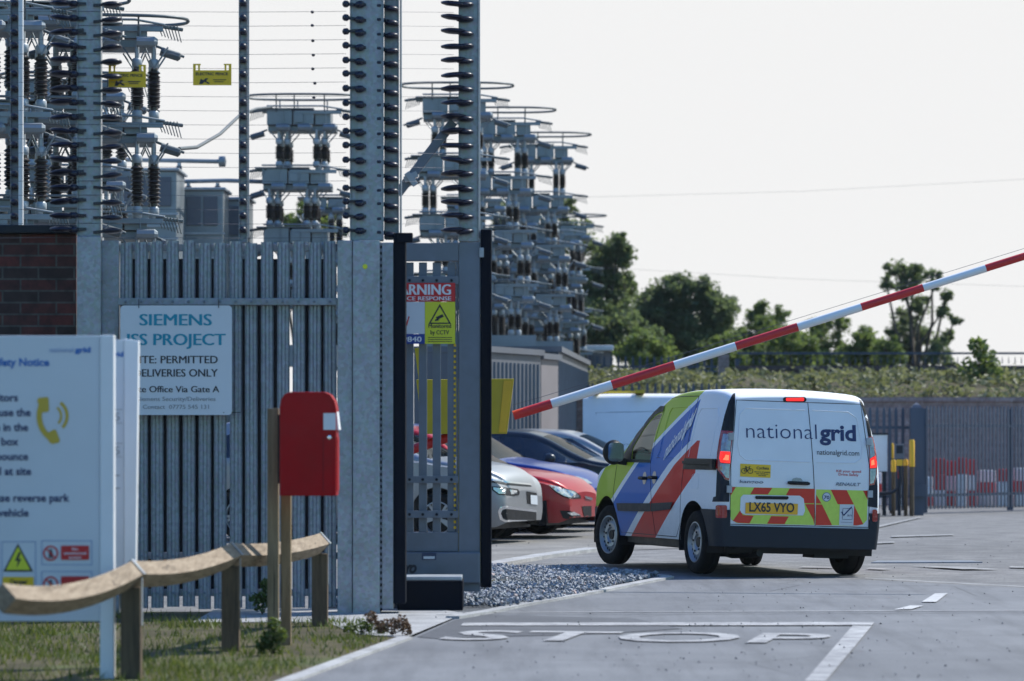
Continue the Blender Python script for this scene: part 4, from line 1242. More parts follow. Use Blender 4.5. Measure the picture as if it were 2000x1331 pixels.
q3 = lambda pts: [(780 + x / 2.8929, 640 + y / 2.8929) for x, y in pts]
hatch = dict(L=4.35, W=1.80, H=1.5, wb=2.65, fo=.93, belt=.95, ws=(1.55, 2.30),
             prof=[(-.78, .95), (-.72, 1.1), (-.45, 1.32), (.0, 1.45), (.7, 1.50), (1.25, 1.47), (1.55, 1.40), (2.05, 1.12), (2.35, 1.0), (2.9, .92), (3.3, .82), (3.45, .72), (3.58, .58)],
             wins=[[(.95, .99), (1.0, 1.40), (1.45, 1.36), (1.95, 1.06), (1.97, .99)], [(.88, .99), (.93, 1.41), (.3, 1.40), (-.1, 1.22), (-.2, 1.02)]],
             lines=[[(.92, 1.4), (.90, .95), (.95, .3)], [(1.98, 1.0), (2.0, .7), (2.0, .3), (.95, .28), (.2, .28)], [(-.15, 1.0), (.1, .8), (.38, .4)]], handles=[1.05, .0], rear_glass=(-.62, -.05))
silver = dict(hatch, L=4.43, W=1.83, H=1.62, wb=2.78, fo=.86, belt=1.02, ws=(1.35, 2.62), nosew=.82,
              prof=[(-.79, 1.05), (-.7, 1.3), (-.4, 1.52), (.2, 1.62), (.9, 1.62), (1.35, 1.56), (2.0, 1.30), (2.65, 1.06), (3.0, 1.01), (3.3, .95), (3.5, .86), (3.6, .74), (3.64, .6)],
              wins=[[(.95, 1.05), (1.0, 1.50), (1.45, 1.46), (2.2, 1.12), (2.25, 1.05)], [(.88, 1.05), (.93, 1.52), (.1, 1.50), (-.3, 1.36), (-.4, 1.08)]],
              marks=[(q3([(520, 898), (560, 900), (668, 914), (678, 930), (674, 948), (640, 952), (560, 946), (522, 918)]), 'black', 'headlight', .006),
                     (q3([(530, 904), (560, 906), (600, 912), (596, 940), (562, 940), (534, 918)]), 'lamp_glass', 'headlight', .010),
                     (q3([(620, 916), (660, 922), (664, 938), (628, 944)]), 'lamp_glass', 'headlight', .010),
                     (q3([(520, 856), (600, 868), (740, 884), (744, 892), (600, 878), (520, 864)]), 'chrome', 'trim_strip', .008),
                     (q3([(520, 866), (600, 880), (742, 893), (746, 900), (600, 890), (520, 876)]), 'black', 'grille', .005),
                     (q3([(556, 1040), (566, 1016), (590, 1006), (772, 1032), (774, 1044), (600, 1024), (580, 1030), (572, 1050), (582, 1080), (600, 1088), (772, 1090), (774, 1100), (590, 1098), (566, 1084)]), 'chrome', 'trim_strip', .009),
                     (q3([(580, 1034), (600, 1026), (772, 1045), (772, 1088), (602, 1086), (584, 1076), (575, 1052)]), 'black', 'grille', .006),
                     (q3([(716, 926), (774, 936), (776, 1004), (722, 996)]), 'black', 'grille', .005),
                     (q3([(736, 946), (774, 950), (776, 1002), (738, 998)]), 'white_sign', 'number_plate', .014)])
make_car('parked_car', 'silver people carrier with chrome front trim just behind the sliding gate', (X(1026, 46.2), 46.2), (.93, -.36), silver, M['car_silver'])
redm = dict(hatch, prof=[(-.78, .95), (-.72, 1.1), (-.45, 1.32), (.0, 1.44), (.7, 1.48), (1.25, 1.45), (1.55, 1.37), (2.05, 1.05), (2.35, .93), (2.9, .86), (3.3, .78), (3.45, .70), (3.58, .57)], marks=[(q3([(840, 888), (900, 900), (990, 925), (1022, 950), (1026, 966), (960, 968), (920, 956), (880, 930)]), 'black', 'headlight', .005),
                          (q3([(850, 893), (900, 905), (980, 928), (1012, 950), (1010, 960), (962, 962), (925, 950), (884, 926)]), 'lamp_glass', 'headlight', .010),
                          (q3([(905, 1034), (960, 1036), (1020, 1060), (1036, 1094), (960, 1090), (922, 1076)]), 'black', 'fog_lamp', .006),
                          (q3([(945, 1046), (985, 1042), (1020, 1060), (970, 1062)]), 'lamp_glass', 'fog_lamp', .010),
                          (q3([(1040, 950), (1086, 962), (1086, 976), (1050, 968)]), 'chrome', 'trim_strip', .012),
                          (q3([(1030, 1010), (1084, 1008), (1084, 1080), (1060, 1100), (1040, 1060)]), 'black', 'grille', .006)])
make_car('parked_car', 'bright red hatchback parked between the silver car and the blue one', (X(1143, 48.3), 48.3), (.93, -.36), redm, M['car_red'])
bluem = dict(hatch, marks=[(q3([(965, 850), (1000, 842), (1060, 862), (1090, 885), (1060, 884), (1000, 872)]), 'lamp_glass', 'headlight', .010)])
make_car('parked_car', 'dark blue hatchback with pale sky on its bonnet behind the red car', (X(1172, 51.2), 51.2), (.93, -.36), bluem, M['car_blue'])
estate = dict(hatch, L=4.6, H=1.43, prof=[(-1.0, .95), (-.92, 1.1), (-.6, 1.28), (.0, 1.40), (.7, 1.43), (1.25, 1.41), (1.55, 1.34), (2.05, 1.10), (2.35, .98), (2.9, .9), (3.3, .8), (3.45, .7), (3.58, .58)],
              wins=[[(.95, .98), (1.0, 1.34), (1.45, 1.30), (1.95, 1.03), (1.97, .98)], [(.88, .98), (.93, 1.35), (.2, 1.34), (-.5, 1.2), (-.6, 1.0)]])
make_car('parked_car', 'black estate car with tinted side windows in front of the white van', (X(1330, 54.2), 54.2), (.97, -.22), estate, M['car_black'])
make_car('parked_car', 'pale silver car of which little but the roof shows behind the black estate', (X(1385, 57.5), 57.5), (.97, -.22), dict(estate), M['car_silver'])
vansp = dict(L=4.72, W=1.98, H=2.0, wb=3.1, fo=.95, belt=1.12, ws=(2.2, 3.1), nosew=.8, wr=.33,
             prof=[(-.95, 1.93), (-.7, 2.0), (0, 2.02), (1.5, 2.01), (2.0, 1.96), (2.3, 1.9), (3.1, 1.25), (3.4, 1.15), (3.8, 1.0), (4.0, .85), (4.05, .7)],
             wins=[[(2.1, 1.16), (2.15, 1.8), (2.4, 1.75), (2.95, 1.2)]], lines=[[(2.05, 1.85), (2.05, .35)], [(.9, 1.9), (.9, .35)], [(.8, 1.75), (-.7, 1.72), (-.75, 1.2), (.8, 1.2), (.8, 1.75)], [(.8, 1.1), (-.7, 1.1)]], handles=[2.2])
wv = make_car('parked_van', 'plain white panel van parked sideways behind the dark cars', (X(1690, 60), 60), (1, -.03), vansp, M['car_white'], None, 'van')
b = MB(); b.box(-.85, .85, 0.2, .35, 2.045, 2.10); b.box(-.85, .85, -.5, -.4, 2.045, 2.10); b.bar((-.8, -.5, 2.08), (-.8, .35, 2.08), .05, .04); b.build('roof_bar', M['yellow_paint'], wv, local=True)


# ------------------------------------------------------------------ gate, fence and signs on the left
DF = 28.4
def vbox(mb, px0, px1, d, dep, py0, py1, m=0, z0=None):
    """an upright box whose front face shows at these pixels, standing at distance d"""
    mb.box(X(px0, d), X(px1, d), d, d + dep, Z(py1, d) if z0 is None else z0, Z(py0, d), m); return mb


def bobbin(mb, c, w=.085, h=.05, m=0):
    mb.lathe([(0, -h * .5), (w * .55, -h * .5), (w * .95, -h * .22), (w, 0), (w * .95, h * .22), (w * .55, h * .5), (0, h * .5)], c, (0, 0, 1), 12, m)


# palisade fence
root = thing('palisade_fence', (X(445, DF), DF, 0), 'galvanised steel palisade fence with flat topped pales between two big posts', 'fence')
pale = MB(); w = .099
prof_ = [(-w / 2, .018), (-w / 2 + .012, 0), (-w * .2, 0), (-w * .08, .011), (w * .08, .011), (w * .2, 0), (w / 2 - .012, 0), (w / 2, .018)]
for k in range(len(prof_) - 1):
    (a0, b0), (a1, b1) = prof_[k], prof_[k + 1]
    pale.poly([(a0, -b0, .03), (a1, -b1, .03), (a1, -b1, 2.93), (a0, -b0, 2.93)]); pale.poly([(a1, -b1 + .004, .03), (a0, -b0 + .004, .03), (a0, -b0 + .004, 2.93), (a1, -b1 + .004, 2.93)])
x0, x1 = X(247, DF), X(645, DF); npale = 14
first = None
for k in range(npale):
    x = x0 + (x1 - x0) * k / (npale - 1) - root.location.x
    if first is None: o = first = pale.build('pale', M['galv_pale'], root, local=True)
    else: o = first.copy(); COL.objects.link(o); o.parent = root
    o.location = (x, random.uniform(-.004, .004), random.uniform(-.012, .012)); o.rotation_euler = (0, random.uniform(-.002, .002), random.uniform(-.03, .03))
bk = MB()
for k in range(npale - 1):                      # the inner skin of pales, set behind the gaps
    x = x0 + (x1 - x0) * (k + .5) / (npale - 1) - root.location.x
    if k in (6, 10): continue
    bk.box(x - .03, x + .03, .11, .116, .12, 2.80)
bk.build('inner_pale', M['trim'], root, local=True).data
for py in (484, 590, 1086, 1158):
    b = MB(); yb = -.062 if py == 590 else .006
    z = Z(py, DF); b.box(X(232, DF), X(660, DF), DF + yb, DF + yb + .045, z - .028, z + .028); b.build('rail', M['galv'], root, bevel=.004)
b = MB()
for py in (590, 1086, 1158):
    for k in range(npale):
        x = x0 + (x1 - x0) * k / (npale - 1); b.lathe([(.011, 0), (.011, .012), (0, .015)], (x, DF - (.062 if py == 590 else .024), Z(py, DF)), (0, -1, 0), 8)
bo = b.build('bolt', M['grey_steel'], root); bo['kind'] = 'stuff'

# left fence post
r = thing('fence_post', (X(190, DF - .1), DF - .1, 0), 'wide pale galvanised post at the left end of the palisade fence beside the brick pier', 'post')
b = MB(); vbox(b, 150, 197, DF - .12, .22, 462, 1197, z0=-.02); b.build('shaft', M['galv_light'], r, bevel=.006)
b = MB(); vbox(b, 198, 232, DF - .06, .15, 470, 1197, z0=-.02); b.build('side_channel', M['galv'], r, bevel=.006)

# electric fence masts with insulators
def emast(label, px0, px1, d, dep, sides, mat='galv_light', py_top=-60, py_bot=470, pitch=27.6, y0=8, studs=(), pole=None):
    """a mast whose insulators (one child each) run up its sides: sides = ((px, radius), ...)"""
    root = thing('electric_fence_mast', (X((px0 + px1) / 2, d), d, Z(py_bot, d)), label, 'fence mast')
    b = MB(); vbox(b, px0, px1, d, dep, py_top, py_bot)
    b.box(X(px0, d) - .006, X(px0, d) + .002, d - .02, d + .004, Z(py_bot, d), Z(py_top, d)); b.box(X(px1, d) - .002, X(px1, d) + .006, d - .02, d + .004, Z(py_bot, d), Z(py_top, d))
    b.build('shaft', M[mat], root, bevel=.003)
    first = {}
    for si, (px, w) in enumerate(sides):
        py = y0 + (si % 2) * 3
        while py > py_top: py -= pitch
        while py < py_bot - 6:
            py += pitch
            if py > py_bot: break
            c = Vector((X(px, d), d - .035, Z(py, d))) - root.location
            if si in first: o = first[si].copy(); COL.objects.link(o); o.parent = root
            else:
                m_ = MB(); bobbin(m_, (0, 0, 0), w, .042 if w > .05 else .05)
                m_.bar((0, 0, 0), ((X((px0 + px1) / 2, d) - X(px, d)) * .8, .03, 0), .022, .022)
                o = first[si] = m_.build('insulator', M['insulator'], root, 50, local=True)
            o.location = c + Vector((0, 0, random.uniform(-.006, .006)))
            o.rotation_euler = (random.uniform(-.09, .09), random.uniform(-.12, .12), 0)
    return root


emast('thick galvanised electric fence mast above the wide left post, insulators down both sides', 152, 196, DF - .02, .14, ((122, .10), (219, .085), (144, .045)), py_bot=462)
emast('thin electric fence mast with dark studs right of the lone yellow hanging sign', 468, 482, DF + .5, .05, ((475, .032),), 'galv', py_bot=474)
emast('dark slotted electric fence mast beside the white pole at the left edge', 22, 36, DF + .6, .05, ((29, .034),), 'grey_steel', py_bot=440)
emast('broad electric fence mast on the big gate post, studs on its face and left edge', 685, 748, DF + .02, .16, ((676, .03), (703, .042)), py_bot=470)
emast('narrow electric fence mast tight beside the broad mast on the gate post', 752, 778, DF + .10, .10, ((741, .05), (765, .058)), 'galv', py_bot=468, y0=14)
emast('electric fence mast rising from the sliding gate leaf, wide insulators on its left', 897, 934, 29.62, .09, ((886, .11), (908, .075)), 'galv_light', py_bot=472)
b = MB(); d_ = DF + .55; b.tube([(X(41, d_), d_, Z(440, d_)), (X(41, d_), d_, Z(-60, d_))], .021, 12)
tag(b.build('pole', M['ink_white'], smooth=50), 'slim white upright pole at the left edge above the brick pier', 'pole')
for px, d_, lb in ((783, DF + .16, 'slim pale strip added as the sunlit edge of the narrow mast on the gate post'), (936, 29.66, 'slim pale strip added as the sunlit right edge of the gate leaf mast'), (485, DF + .52, 'slim pale strip added as the sunlit right edge of the thin middle mast')):  # added pale strips stand for sunlight on the right edges of the masts
    b = MB(); b.tube([(X(px, d_), d_, Z(466, d_)), (X(px, d_), d_, Z(-60, d_))], .008, 8); tag(b.build('edge_highlight', M['light_steel'], smooth=50), lb, 'edge highlight')

# fence wires
for k in range(17):
    py = 8 + 27.6 * (k + 1) - 14
    d_ = DF - .03; b = MB()
    b.tube([P(-10, py + 2, d_), P(122, py + 1, d_), P(219, py + 1, d_), P(475, py + 2.5, d_ + .4), P(676, py + 1, d_)], .0016, 4)
    tag(b.build('fence_wire', M['wire']), 'taut horizontal steel wire strung between the electric fence masts', 'wire', 'electric fence wires left of the gate')
for k in range(17):
    py = 8 + 27.6 * (k + 1) - 12
    b = MB(); b.tube([P(765, py, DF + .07), P(886, py + 1, 29.6)], .0014, 4)
    tag(b.build('fence_wire', M['wire']), 'taut steel wire of the short span above the sliding gate leaf', 'wire', 'electric fence wires above the gate')
for k, (px, py) in enumerate(((610, 24), (610, 50), (611, 80), (612, 108), (611, 135), (615, 163), (613, 191))):
    b = MB(); bobbin(b, P(px, py, DF - .03 + .15), .014, .022); tag(b.build('wire_tensioner', M['insulator'], smooth=50), 'small dark bead clamped on a fence wire above the palisade fence', 'wire bead', 'beads on the fence wires')

# yellow hanging signs
def ysign(px0, py0, px1, py1, d, label):
    r = thing('hanging_sign', P((px0 + px1) / 2, py1, d), label, 'warning sign', 'yellow signs hung on the electric fence')
    b = MB(); x0_, x1_, z0_, z1_ = X(px0, d), X(px1, d), Z(py1, d), Z(py0, d); h_ = z1_ - z0_; w_ = x1_ - x0_
    b.prism([Vector(v) for v in ((x0_, 0, z0_), (x1_, 0, z0_), (x1_, 0, z0_ + h_ * .70), (x0_, 0, z0_ + h_ * .70))], (0, d, 0), (0, d + .004, 0))
    for xa, xb in ((x0_, x0_ + w_ * .07), (x0_ + w_ * .13, x0_ + w_ * .18), (x1_ - w_ * .18, x1_ - w_ * .13), (x1_ - w_ * .07, x1_)):
        b.box(xa, xb, d, d + .004, z0_ + h_ * .701, z1_ - .012)
    for xa, xb in ((x0_, x0_ + w_ * .20), (x1_ - w_ * .20, x1_)): b.box(xa, xb, d, d + .004, z1_ - .0118, z1_)
    b.build('panel', M['sign_yellow'], r)
    t = MB(); t.text('ELECTRIC FENCE', (x0_ + w_ * .07, d - .002, z0_ + h_ * .47), (1, 0, 0), (0, 0, 1), h_ * .12, w_ * .84, bold=.03)
    t.poly([(x0_ + w_ * a, d - .002, z0_ + h_ * c) for a, c in ((.16, .06), (.24, .06), (.30, .16), (.40, .06), (.44, .1), (.34, .2), (.40, .32), (.33, .33), (.27, .24), (.2, .3))])
    t.box(x0_ + w_ * .52, x0_ + w_ * .86, d - .003, d - .001, z0_ + h_ * .24, z0_ + h_ * .27); t.box(x0_ + w_ * .55, x0_ + w_ * .80, d - .003, d - .001, z0_ + h_ * .15, z0_ + h_ * .18)
    t.build('lettering', M['ink_black'], r)
ysign(377, 125, 452, 167, DF + .02, 'yellow warning tag hanging alone on the wires left of the thin middle mast')
ysign(212, 127, 285, 171, DF + .05, 'yellow warning tag half behind the insulators of the thick left mast')

# brick pier
b = MB(); d_ = 29.0
r = thing('brick_pier', (X(40, d_), d_, 0), 'dark old brick pier behind the white notice boards at the left edge', 'wall')
b.box(X(-330, d_), X(149, d_), d_, d_ + .45, -.05, Z(458, d_)); b.build('brickwork', M['brick'], r)
b = MB(); b.box(X(-340, d_), X(152, d_), d_ - .05, d_ + .5, Z(457, d_), Z(440, d_)); b.build('coping', M['trim'], r, bevel=.01)

# information sign fixed on the fence
d_ = DF - .13
r = thing('fence_sign', P(344, 812, d_), 'white rounded deliveries sign in teal and black lettering fixed on the palisade fence', 'sign')
b = MB(); pts = rrect(X(235, d_), X(453, d_), Z(811, d_), Z(597, d_), .03); b.prism([Vector((x, 0, z)) for x, z in pts], (0, d_, 0), (0, d_ + .006, 0)); b.build('panel', M['white_sign'], r)
def lines(parent, mat, items, d, bold=.01):
    b = MB()
    for body, pxa, pxb, py, hpx in items:
        k = hpx * min(bold, .03) * (1.6 if bold > .008 else 0)     # weight is added by a second pass set a hair to the side
        for j, dx in enumerate((-k, k) if k else (0,)): b.text(body, P(pxa + dx, py, d - .0006 * j), (1, 0, 0), (0, 0, 1), hpx / F * d, (pxb - pxa) / F * d)
    return b.build('lettering', mat, parent)
lines(r, M['ink_teal'], [('SIEMENS', 273, 413, 636, 22), ('ISS PROJECT', 249, 440, 674.5, 22)], d_ - .002, .03)
lines(r, M['ink_black'], [('SITE: PERMITTED', 262, 425, 710, 14.5), ('DELIVERIES ONLY', 262, 425, 736, 14.5), ('Site Office Via Gate A', 258, 428, 766.5, 12)], d_ - .002, .02)
lines(r, M['ink_grey'], [('Siemens Security/Deliveries', 268, 421, 783.5, 8), ('Contact  07775 545 131', 279, 408, 799, 8)], d_ - .002, .012)
b = MB()
for px in (271, 427): b.tube([P(px, 602, d_ - .004), P(px, 588, d_ - .03), P(px, 585, d_ + .08)], .003, 5)
b.tube([P(436, 806, d_ - .004), P(470, 806, d_ + .1)], .003, 5); b.build('cable_tie', M['black'], r)

# the big gate post
d_ = DF - .16
r = thing('gate_post', (X(715, d_), d_, 0), 'big square galvanised gate post with a black rubber edge on its right', 'gate post')
b = MB(); vbox(b, 689, 742, d_, .34, 470, 1197, z0=-.03); b.build('shaft', M['galv_light'], r, bevel=.008)
b = MB(); vbox(b, 659, 688.4, d_ + .03, .30, 470, 1197, z0=-.03); b.build('side_plate', M['galv_light'], r, bevel=.006)
b = MB(); vbox(b, 742.5, 745.5, d_ + .02, .2, 474, 1194); b.build('rack_strip', M['rubber'], r)
b = MB(); vbox(b, 746, 768, d_ + .01, .30, 474, 1190); b.build('side_channel', M['galv'], r, bevel=.004)
b = MB(); vbox(b, 768.5, 792, d_ + .02, .30, 455, 1180); b.build('safety_edge', M['rubber'], r, bevel=.008)
b = MB(); vbox(b, 775, 806, d_ + .0, .1, 455, 474); b.build('cap', M['rubber'], r, bevel=.008)
b = MB(); c = P(713, 521, d_ - .002); b.lathe([(.020, 0), (.018, .004), (0, .005)], c, (0, -1, 0), 16); b.build('marker_dot', M['sign_lime'], r)
b = MB()
for k in range(60): b.box(X(742.3, d_), X(745.7, d_), d_ + .005, d_ + .02, Z(480 + k * 12, d_), Z(474 + k * 12, d_))
b.build('rack_tooth', M['grey_steel'], r)['kind'] = 'stuff'

# sliding gate leaf
dg = 29.6
r = thing('sliding_gate', (X(865, dg), dg, 0), 'grey steel sliding gate leaf with vertical bars, partly behind the big gate post', 'gate')
def gp(name, mat, boxes, bevel=.005, par=None):
    b = MB()
    for (a, c, e, f_, y, dep) in boxes: vbox(b, a, c, dg + y, dep, e, f_)
    return b.build(name, M[mat], par or r, bevel=bevel)
gp('stile', 'grey_steel', [(896, 938, 474, 1156, 0, .12)])
gp('stile', 'grey_steel', [(768, 790, 474, 1100, .02, .10)])
gp('top_rail', 'grey_steel', [(790.5, 895.5, 475, 510, 0, .12)])
gp('lower_plate', 'grey_steel', [(790.5, 895.5, 1040, 1078, .01, .08)])
gp('beam_cover', 'grey_steel', [(790.5, 938, 1079, 1140, -.05, .2)], .012)
gp('cross_rail', 'grey_steel', [(790.5, 895.5, 540, 556, -.02, .04)], .003)
gp('cross_rail', 'grey_steel', [(790.5, 895.5, 930, 944, -.02, .04)], .003)
gp('cross_rail', 'grey_steel', [(790.5, 895.5, 998, 1012, -.02, .04)], .003)
for px in (800, 826, 853, 882): gp('bar', 'grey_steel', [(px - 8, px + 8, 513, 1040, .04, .02)], .004)
gp('inner_frame', 'grey_steel', [(891, 895.5, 512, 1039, .025, .03)], .001)
gp('safety_edge', 'rubber', [(938.5, 960, 448, 1148, -.02, .16)], .012)
gp('bracket', 'light_steel', [(936, 945, 484, 503, -.03, .03)])
b = MB(); vbox(b, 824, 852, dg - .055, .01, 1080, 1094); lp = b.build('label_plate', M['navy_window'], r)
b = MB(); vbox(b, 827, 849, dg - .058, .004, 1087, 1092); b.build('label_strip', M['ink_white'], lp)
b = MB(); b.text('YO', P(790, 1119, dg - .053), (1, 0, 0), (0, 0, 1), 14 / F * dg, 24 / F * dg, bold=.08, shear=.3); b.build('lettering', M['ink_black'], r)
bt = MB()
for py in (548, 937, 1005):
    for px in (800, 826, 853, 882): bt.lathe([(.012, 0), (.012, .012), (0, .015)], P(px, py, dg - .02), (0, -1, 0), 8)
bt.build('bolt', M['trim'], r)['kind'] = 'stuff'
ch = MB()
for k in range(34): ch.box(X(886, dg), X(890.5, dg), dg + .03, dg + .034, Z(672 + k * 10.8 + 5, dg), Z(672 + k * 10.8, dg))
ch.build('edge_marking', M['sign_yellow'], r)['kind'] = 'stuff'
b = MB(); b.bar(P(776, 380, dg + .1), P(886, 238, dg + .1), .075, .06, 0, (0, 1, 0)); br = b.build('brace', M['grey_steel'], r, bevel=.004)
b = MB(); b.bar(P(790, 352, dg + .05), P(815, 340, dg + .05), .07, .05); b.bar(P(794, 338, dg + .02), P(812, 362, dg + .02), .04, .05); b.build('clamp', M['light_steel'], br, bevel=.004)
# signs on the gate
d_ = dg - .035
s_ = thing('gate_sign', P(838, 672, d_), 'red, white and yellow warning sign with a camera triangle on the sliding gate bars', 'sign')
def pan(name, mat, a, c, e, f_, y=0.0, t=.004, par=s_):
    b = MB(); vbox(b, a, c, d_ + y, t, e, f_); return b.build(name, M[mat], par)
pan('heading_panel', 'sign_red', 768, 889, 553, 589.5); pan('white_panel', 'white_sign', 768, 829.5, 590, 652.5); pan('number_panel', 'sign_blue', 768, 829.5, 653, 672); pan('camera_panel', 'sign_lime', 830, 889, 590, 672)
lines(s_, M['ink_white'], [('WARNING', 752, 880, 576, 20), ], d_ - .002, .035)
lines(s_, M['ink_white'], [('POLICE RESPONSE', 766, 881, 587, 7.5), ('959840', 768, 823, 668, 10)], d_ - .002, .04)
lines(s_, M['ink_black'], [('Monitored', 837, 881, 641, 8), ('by CCTV', 841, 877, 653.5, 8)], d_ - .002, .02)
b = MB(); T3 = [(859, 594), (881, 633), (837, 633)]; Ti = [(859, 599.5), (876.5, 630.5), (841.5, 630.5)]
for i in range(3): b.poly([P(*T3[i], d_ - .002), P(*T3[(i + 1) % 3], d_ - .002), P(*Ti[(i + 1) % 3], d_ - .002), P(*Ti[i], d_ - .002)])
b.poly([P(x, y, d_ - .002) for x, y in ((851, 620), (864, 614), (867, 619), (854, 625))]); b.poly([P(x, y, d_ - .002) for x, y in ((849, 625), (856, 622), (858, 626), (850, 628))])
for py in (659, 663, 667): b.poly([P(836, py, d_ - .002), P(883, py, d_ - .002), P(883, py + 1.2, d_ - .002), P(836, py + 1.2, d_ - .002)])
b.build('camera_emblem', M['ink_black'], s_)
b = MB(); b.poly([P(x, y, d_ - .002) for x, y in ((786, 624), (790, 622), (794, 631), (798, 618), (800, 619), (795, 637))]); b.build('tick_emblem', M['sign_red'], s_)

# roller housing at the foot of the gate
d_ = 28.75
r = thing('roller_housing', (X(842, d_), d_, 0), 'low black roller housing with a bright top plate under the gate leaf', 'gate roller')
b = MB(); b.box(X(776, d_), X(904, d_), d_, d_ + .55, -.01, Z(1135, d_)); b.build('housing', M['rubber'], r, bevel=.008)
b = MB(); b.box(X(780, d_), X(902, d_), d_ + .02, d_ + .5, Z(1134.6, d_), Z(1127, d_)); b.build('top_plate', M['light_steel'], r, bevel=.006)

# barrier with counterweight housing
db = 33.0
r = thing('barrier', (X(912, db), db, 0), 'red and white striped barrier boom raised to the right from a yellow housing', 'barrier')
b = MB(); vbox(b, 893, 950, db + .05, .3, 848, 1110, z0=0); b.build('pedestal', M['yellow_paint'], r, bevel=.01)
b = MB()
x_ = lambda px: X(px, db)
b.prism([Vector((x_(813), 0, Z(742, db))), Vector((x_(1004), 0, Z(740, db))), Vector((x_(990), 0, Z(848, db))), Vector((x_(826), 0, Z(848, db)))], (0, db - .05, 0), (0, db + .40, 0))
hs = b.build('housing', M['yellow_paint'], r, bevel=.006)
b = MB(); b.prism([Vector((x_(984), 0, Z(744, db))), Vector((x_(1001), 0, Z(744, db))), Vector((x_(988), 0, Z(845, db))), Vector((x_(974), 0, Z(845, db)))], (0, db - .06, 0), (0, db - .052, 0)); b.build('side_flange', M['yellow_plastic'], hs)
pa, pb = (1003, 812), (1925, 524.5); nx_ = [1003, 1077, 1195, 1317, 1437, 1558, 1682, 1803, 1925, 2046, 2168, 2290]
yy = lambda px: 812 + (px - 1003) * (524.5 - 812) / (1925 - 1003)
for i in range(len(nx_) - 1):
    b = MB(); p0, p1 = P(nx_[i], yy(nx_[i]), db + .12), P(nx_[i + 1], yy(nx_[i + 1]), db + .12)
    rr = .044 - .0012 * i
    b.tube([p0, p1], rr, 20); b.build('boom_band', M['boom_red' if i % 2 == 0 else 'boom_white'], r, 50)
b = MB(); b.tube([P(800, 880, db + .12), P(890, 850, db + .12)], .045, 16); b.build('boom_tail', M['boom_red'], r, 50)
b = MB(); b.tube([P(770, 890, db + .12), P(800, 880, db + .12)], .045, 16); b.build('boom_tail', M['boom_white'], r, 50)
b = MB(); b.tube([P(1000, 792, db + .12), P(1060, 775, db + .12), P(1500, 640, db + .12), P(2100, 455, db + .12)], .0022, 5); b.build('stay_wire', M['wire'], r)
b = MB(); b.bar(P(814, 680, db), P(822, 742, db), .04, .03, 0, (0, 1, 0)); b.build('stay_bar', M['yellow_paint'], r)

# knee rail: one rail thing of three lengths on four posts
root = thing('knee_rail', G(445, 1272), 'weathered timber knee rail of square section on short square posts', 'rail')
kp = [(18.3, X(5, 18.3)), (20.9, X(258, 20.9)), (23.5, X(452, 23.5)), (26.5, X(626, 26.5))]
ztop = [.58, .60, .62, .60]
for (d_, x), z in zip(kp, ztop):
    x_p = x - (.16 if d_ < 19 else 0)
    b = MB(); b.box(x_p - .062, x_p + .055, d_ - .06, d_ + .06, -.04, z - .075); b.build('post', M['wood_dark'], root, bevel=.008)
for i in range(3):
    (d0, xa), (d1, xb) = kp[i], kp[i + 1]; b = MB(); N = 12; ringv = []
    sag = (.065, .04, .03)[i]
    for j in range(N + 1):
        t = j / N; s_ = 4 * t * (1 - t) * sag
        c = Vector((xa + (xb - xa) * t, d0 + (d1 - d0) * t, ztop[i] + (ztop[i + 1] - ztop[i]) * t - s_))
        d = Vector((xb - xa, d1 - d0, 0)).normalized(); n_ = Vector((-d.y, d.x, 0))
        k_ = .072
        ringv.append([c + Vector((0, 0, k_ * 1.08)) , c - n_ * k_ * -1.0 + Vector((0, 0, 0)), c - Vector((0, 0, k_ * 1.08)), c - n_ * k_])
    for A, B in zip(ringv, ringv[1:]):
        for q_ in range(4): b.poly([A[q_], A[(q_ + 1) % 4], B[(q_ + 1) % 4], B[q_]])
    b.poly(ringv[0]); b.poly(ringv[-1][::-1])
    b.build('timber', M['wood'], root)
for (d_, x), z in zip(kp[1:], ztop[1:]):
    b = MB()
    k_ = .078; n_ = Vector((-.98, .2, 0)); dd = Vector((.2, .98, 0)) * .022; c = Vector((x, d_, z))
    for u_, v_ in ((c + n_ * k_ , c + Vector((0, 0, k_ * 1.08))), (c + Vector((0, 0, k_ * 1.08)), c - n_ * k_)): b.bar((u_ + v_) / 2 - dd + (v_ - u_) * .0, (u_ + v_) / 2 + dd, (v_ - u_).length, .005, 0, (v_ - u_).normalized().cross(dd.normalized()))
    b.box(x + .056, x + .060, d_ - .03, d_ + .03, z - .30, z - .02)
    b.build('strap', M['galv_light'], root)

# red post box on two timber posts
d_ = 24.0
r = thing('post_box', G(548, 1222), 'dark red round topped post box mounted on two pale timber posts', 'post box')
for px, w_, dd in ((533, 22, .0), (558, 20, .12)):
    b = MB(); vbox(b, px - w_ / 2, px + w_ / 2, d_ + dd, .075, 798, 1222, z0=-.05); b.build('post', M['wood_pale'], r, bevel=.004)
x0_, x1_ = X(553, d_), X(662, d_); z0_, z1_ = Z(967, d_), Z(767, d_)
b = MB(); wy = .34
pts = [(d_ - wy, z0_), (d_, z0_), (d_, z1_ - .17)] + [(d_ - wy / 2 + wy / 2 * math.cos(a), z1_ - .17 + .17 * math.sin(a)) for a in [i * math.pi / 12 for i in range(1, 12)]] + [(d_ - wy, z1_ - .17)]
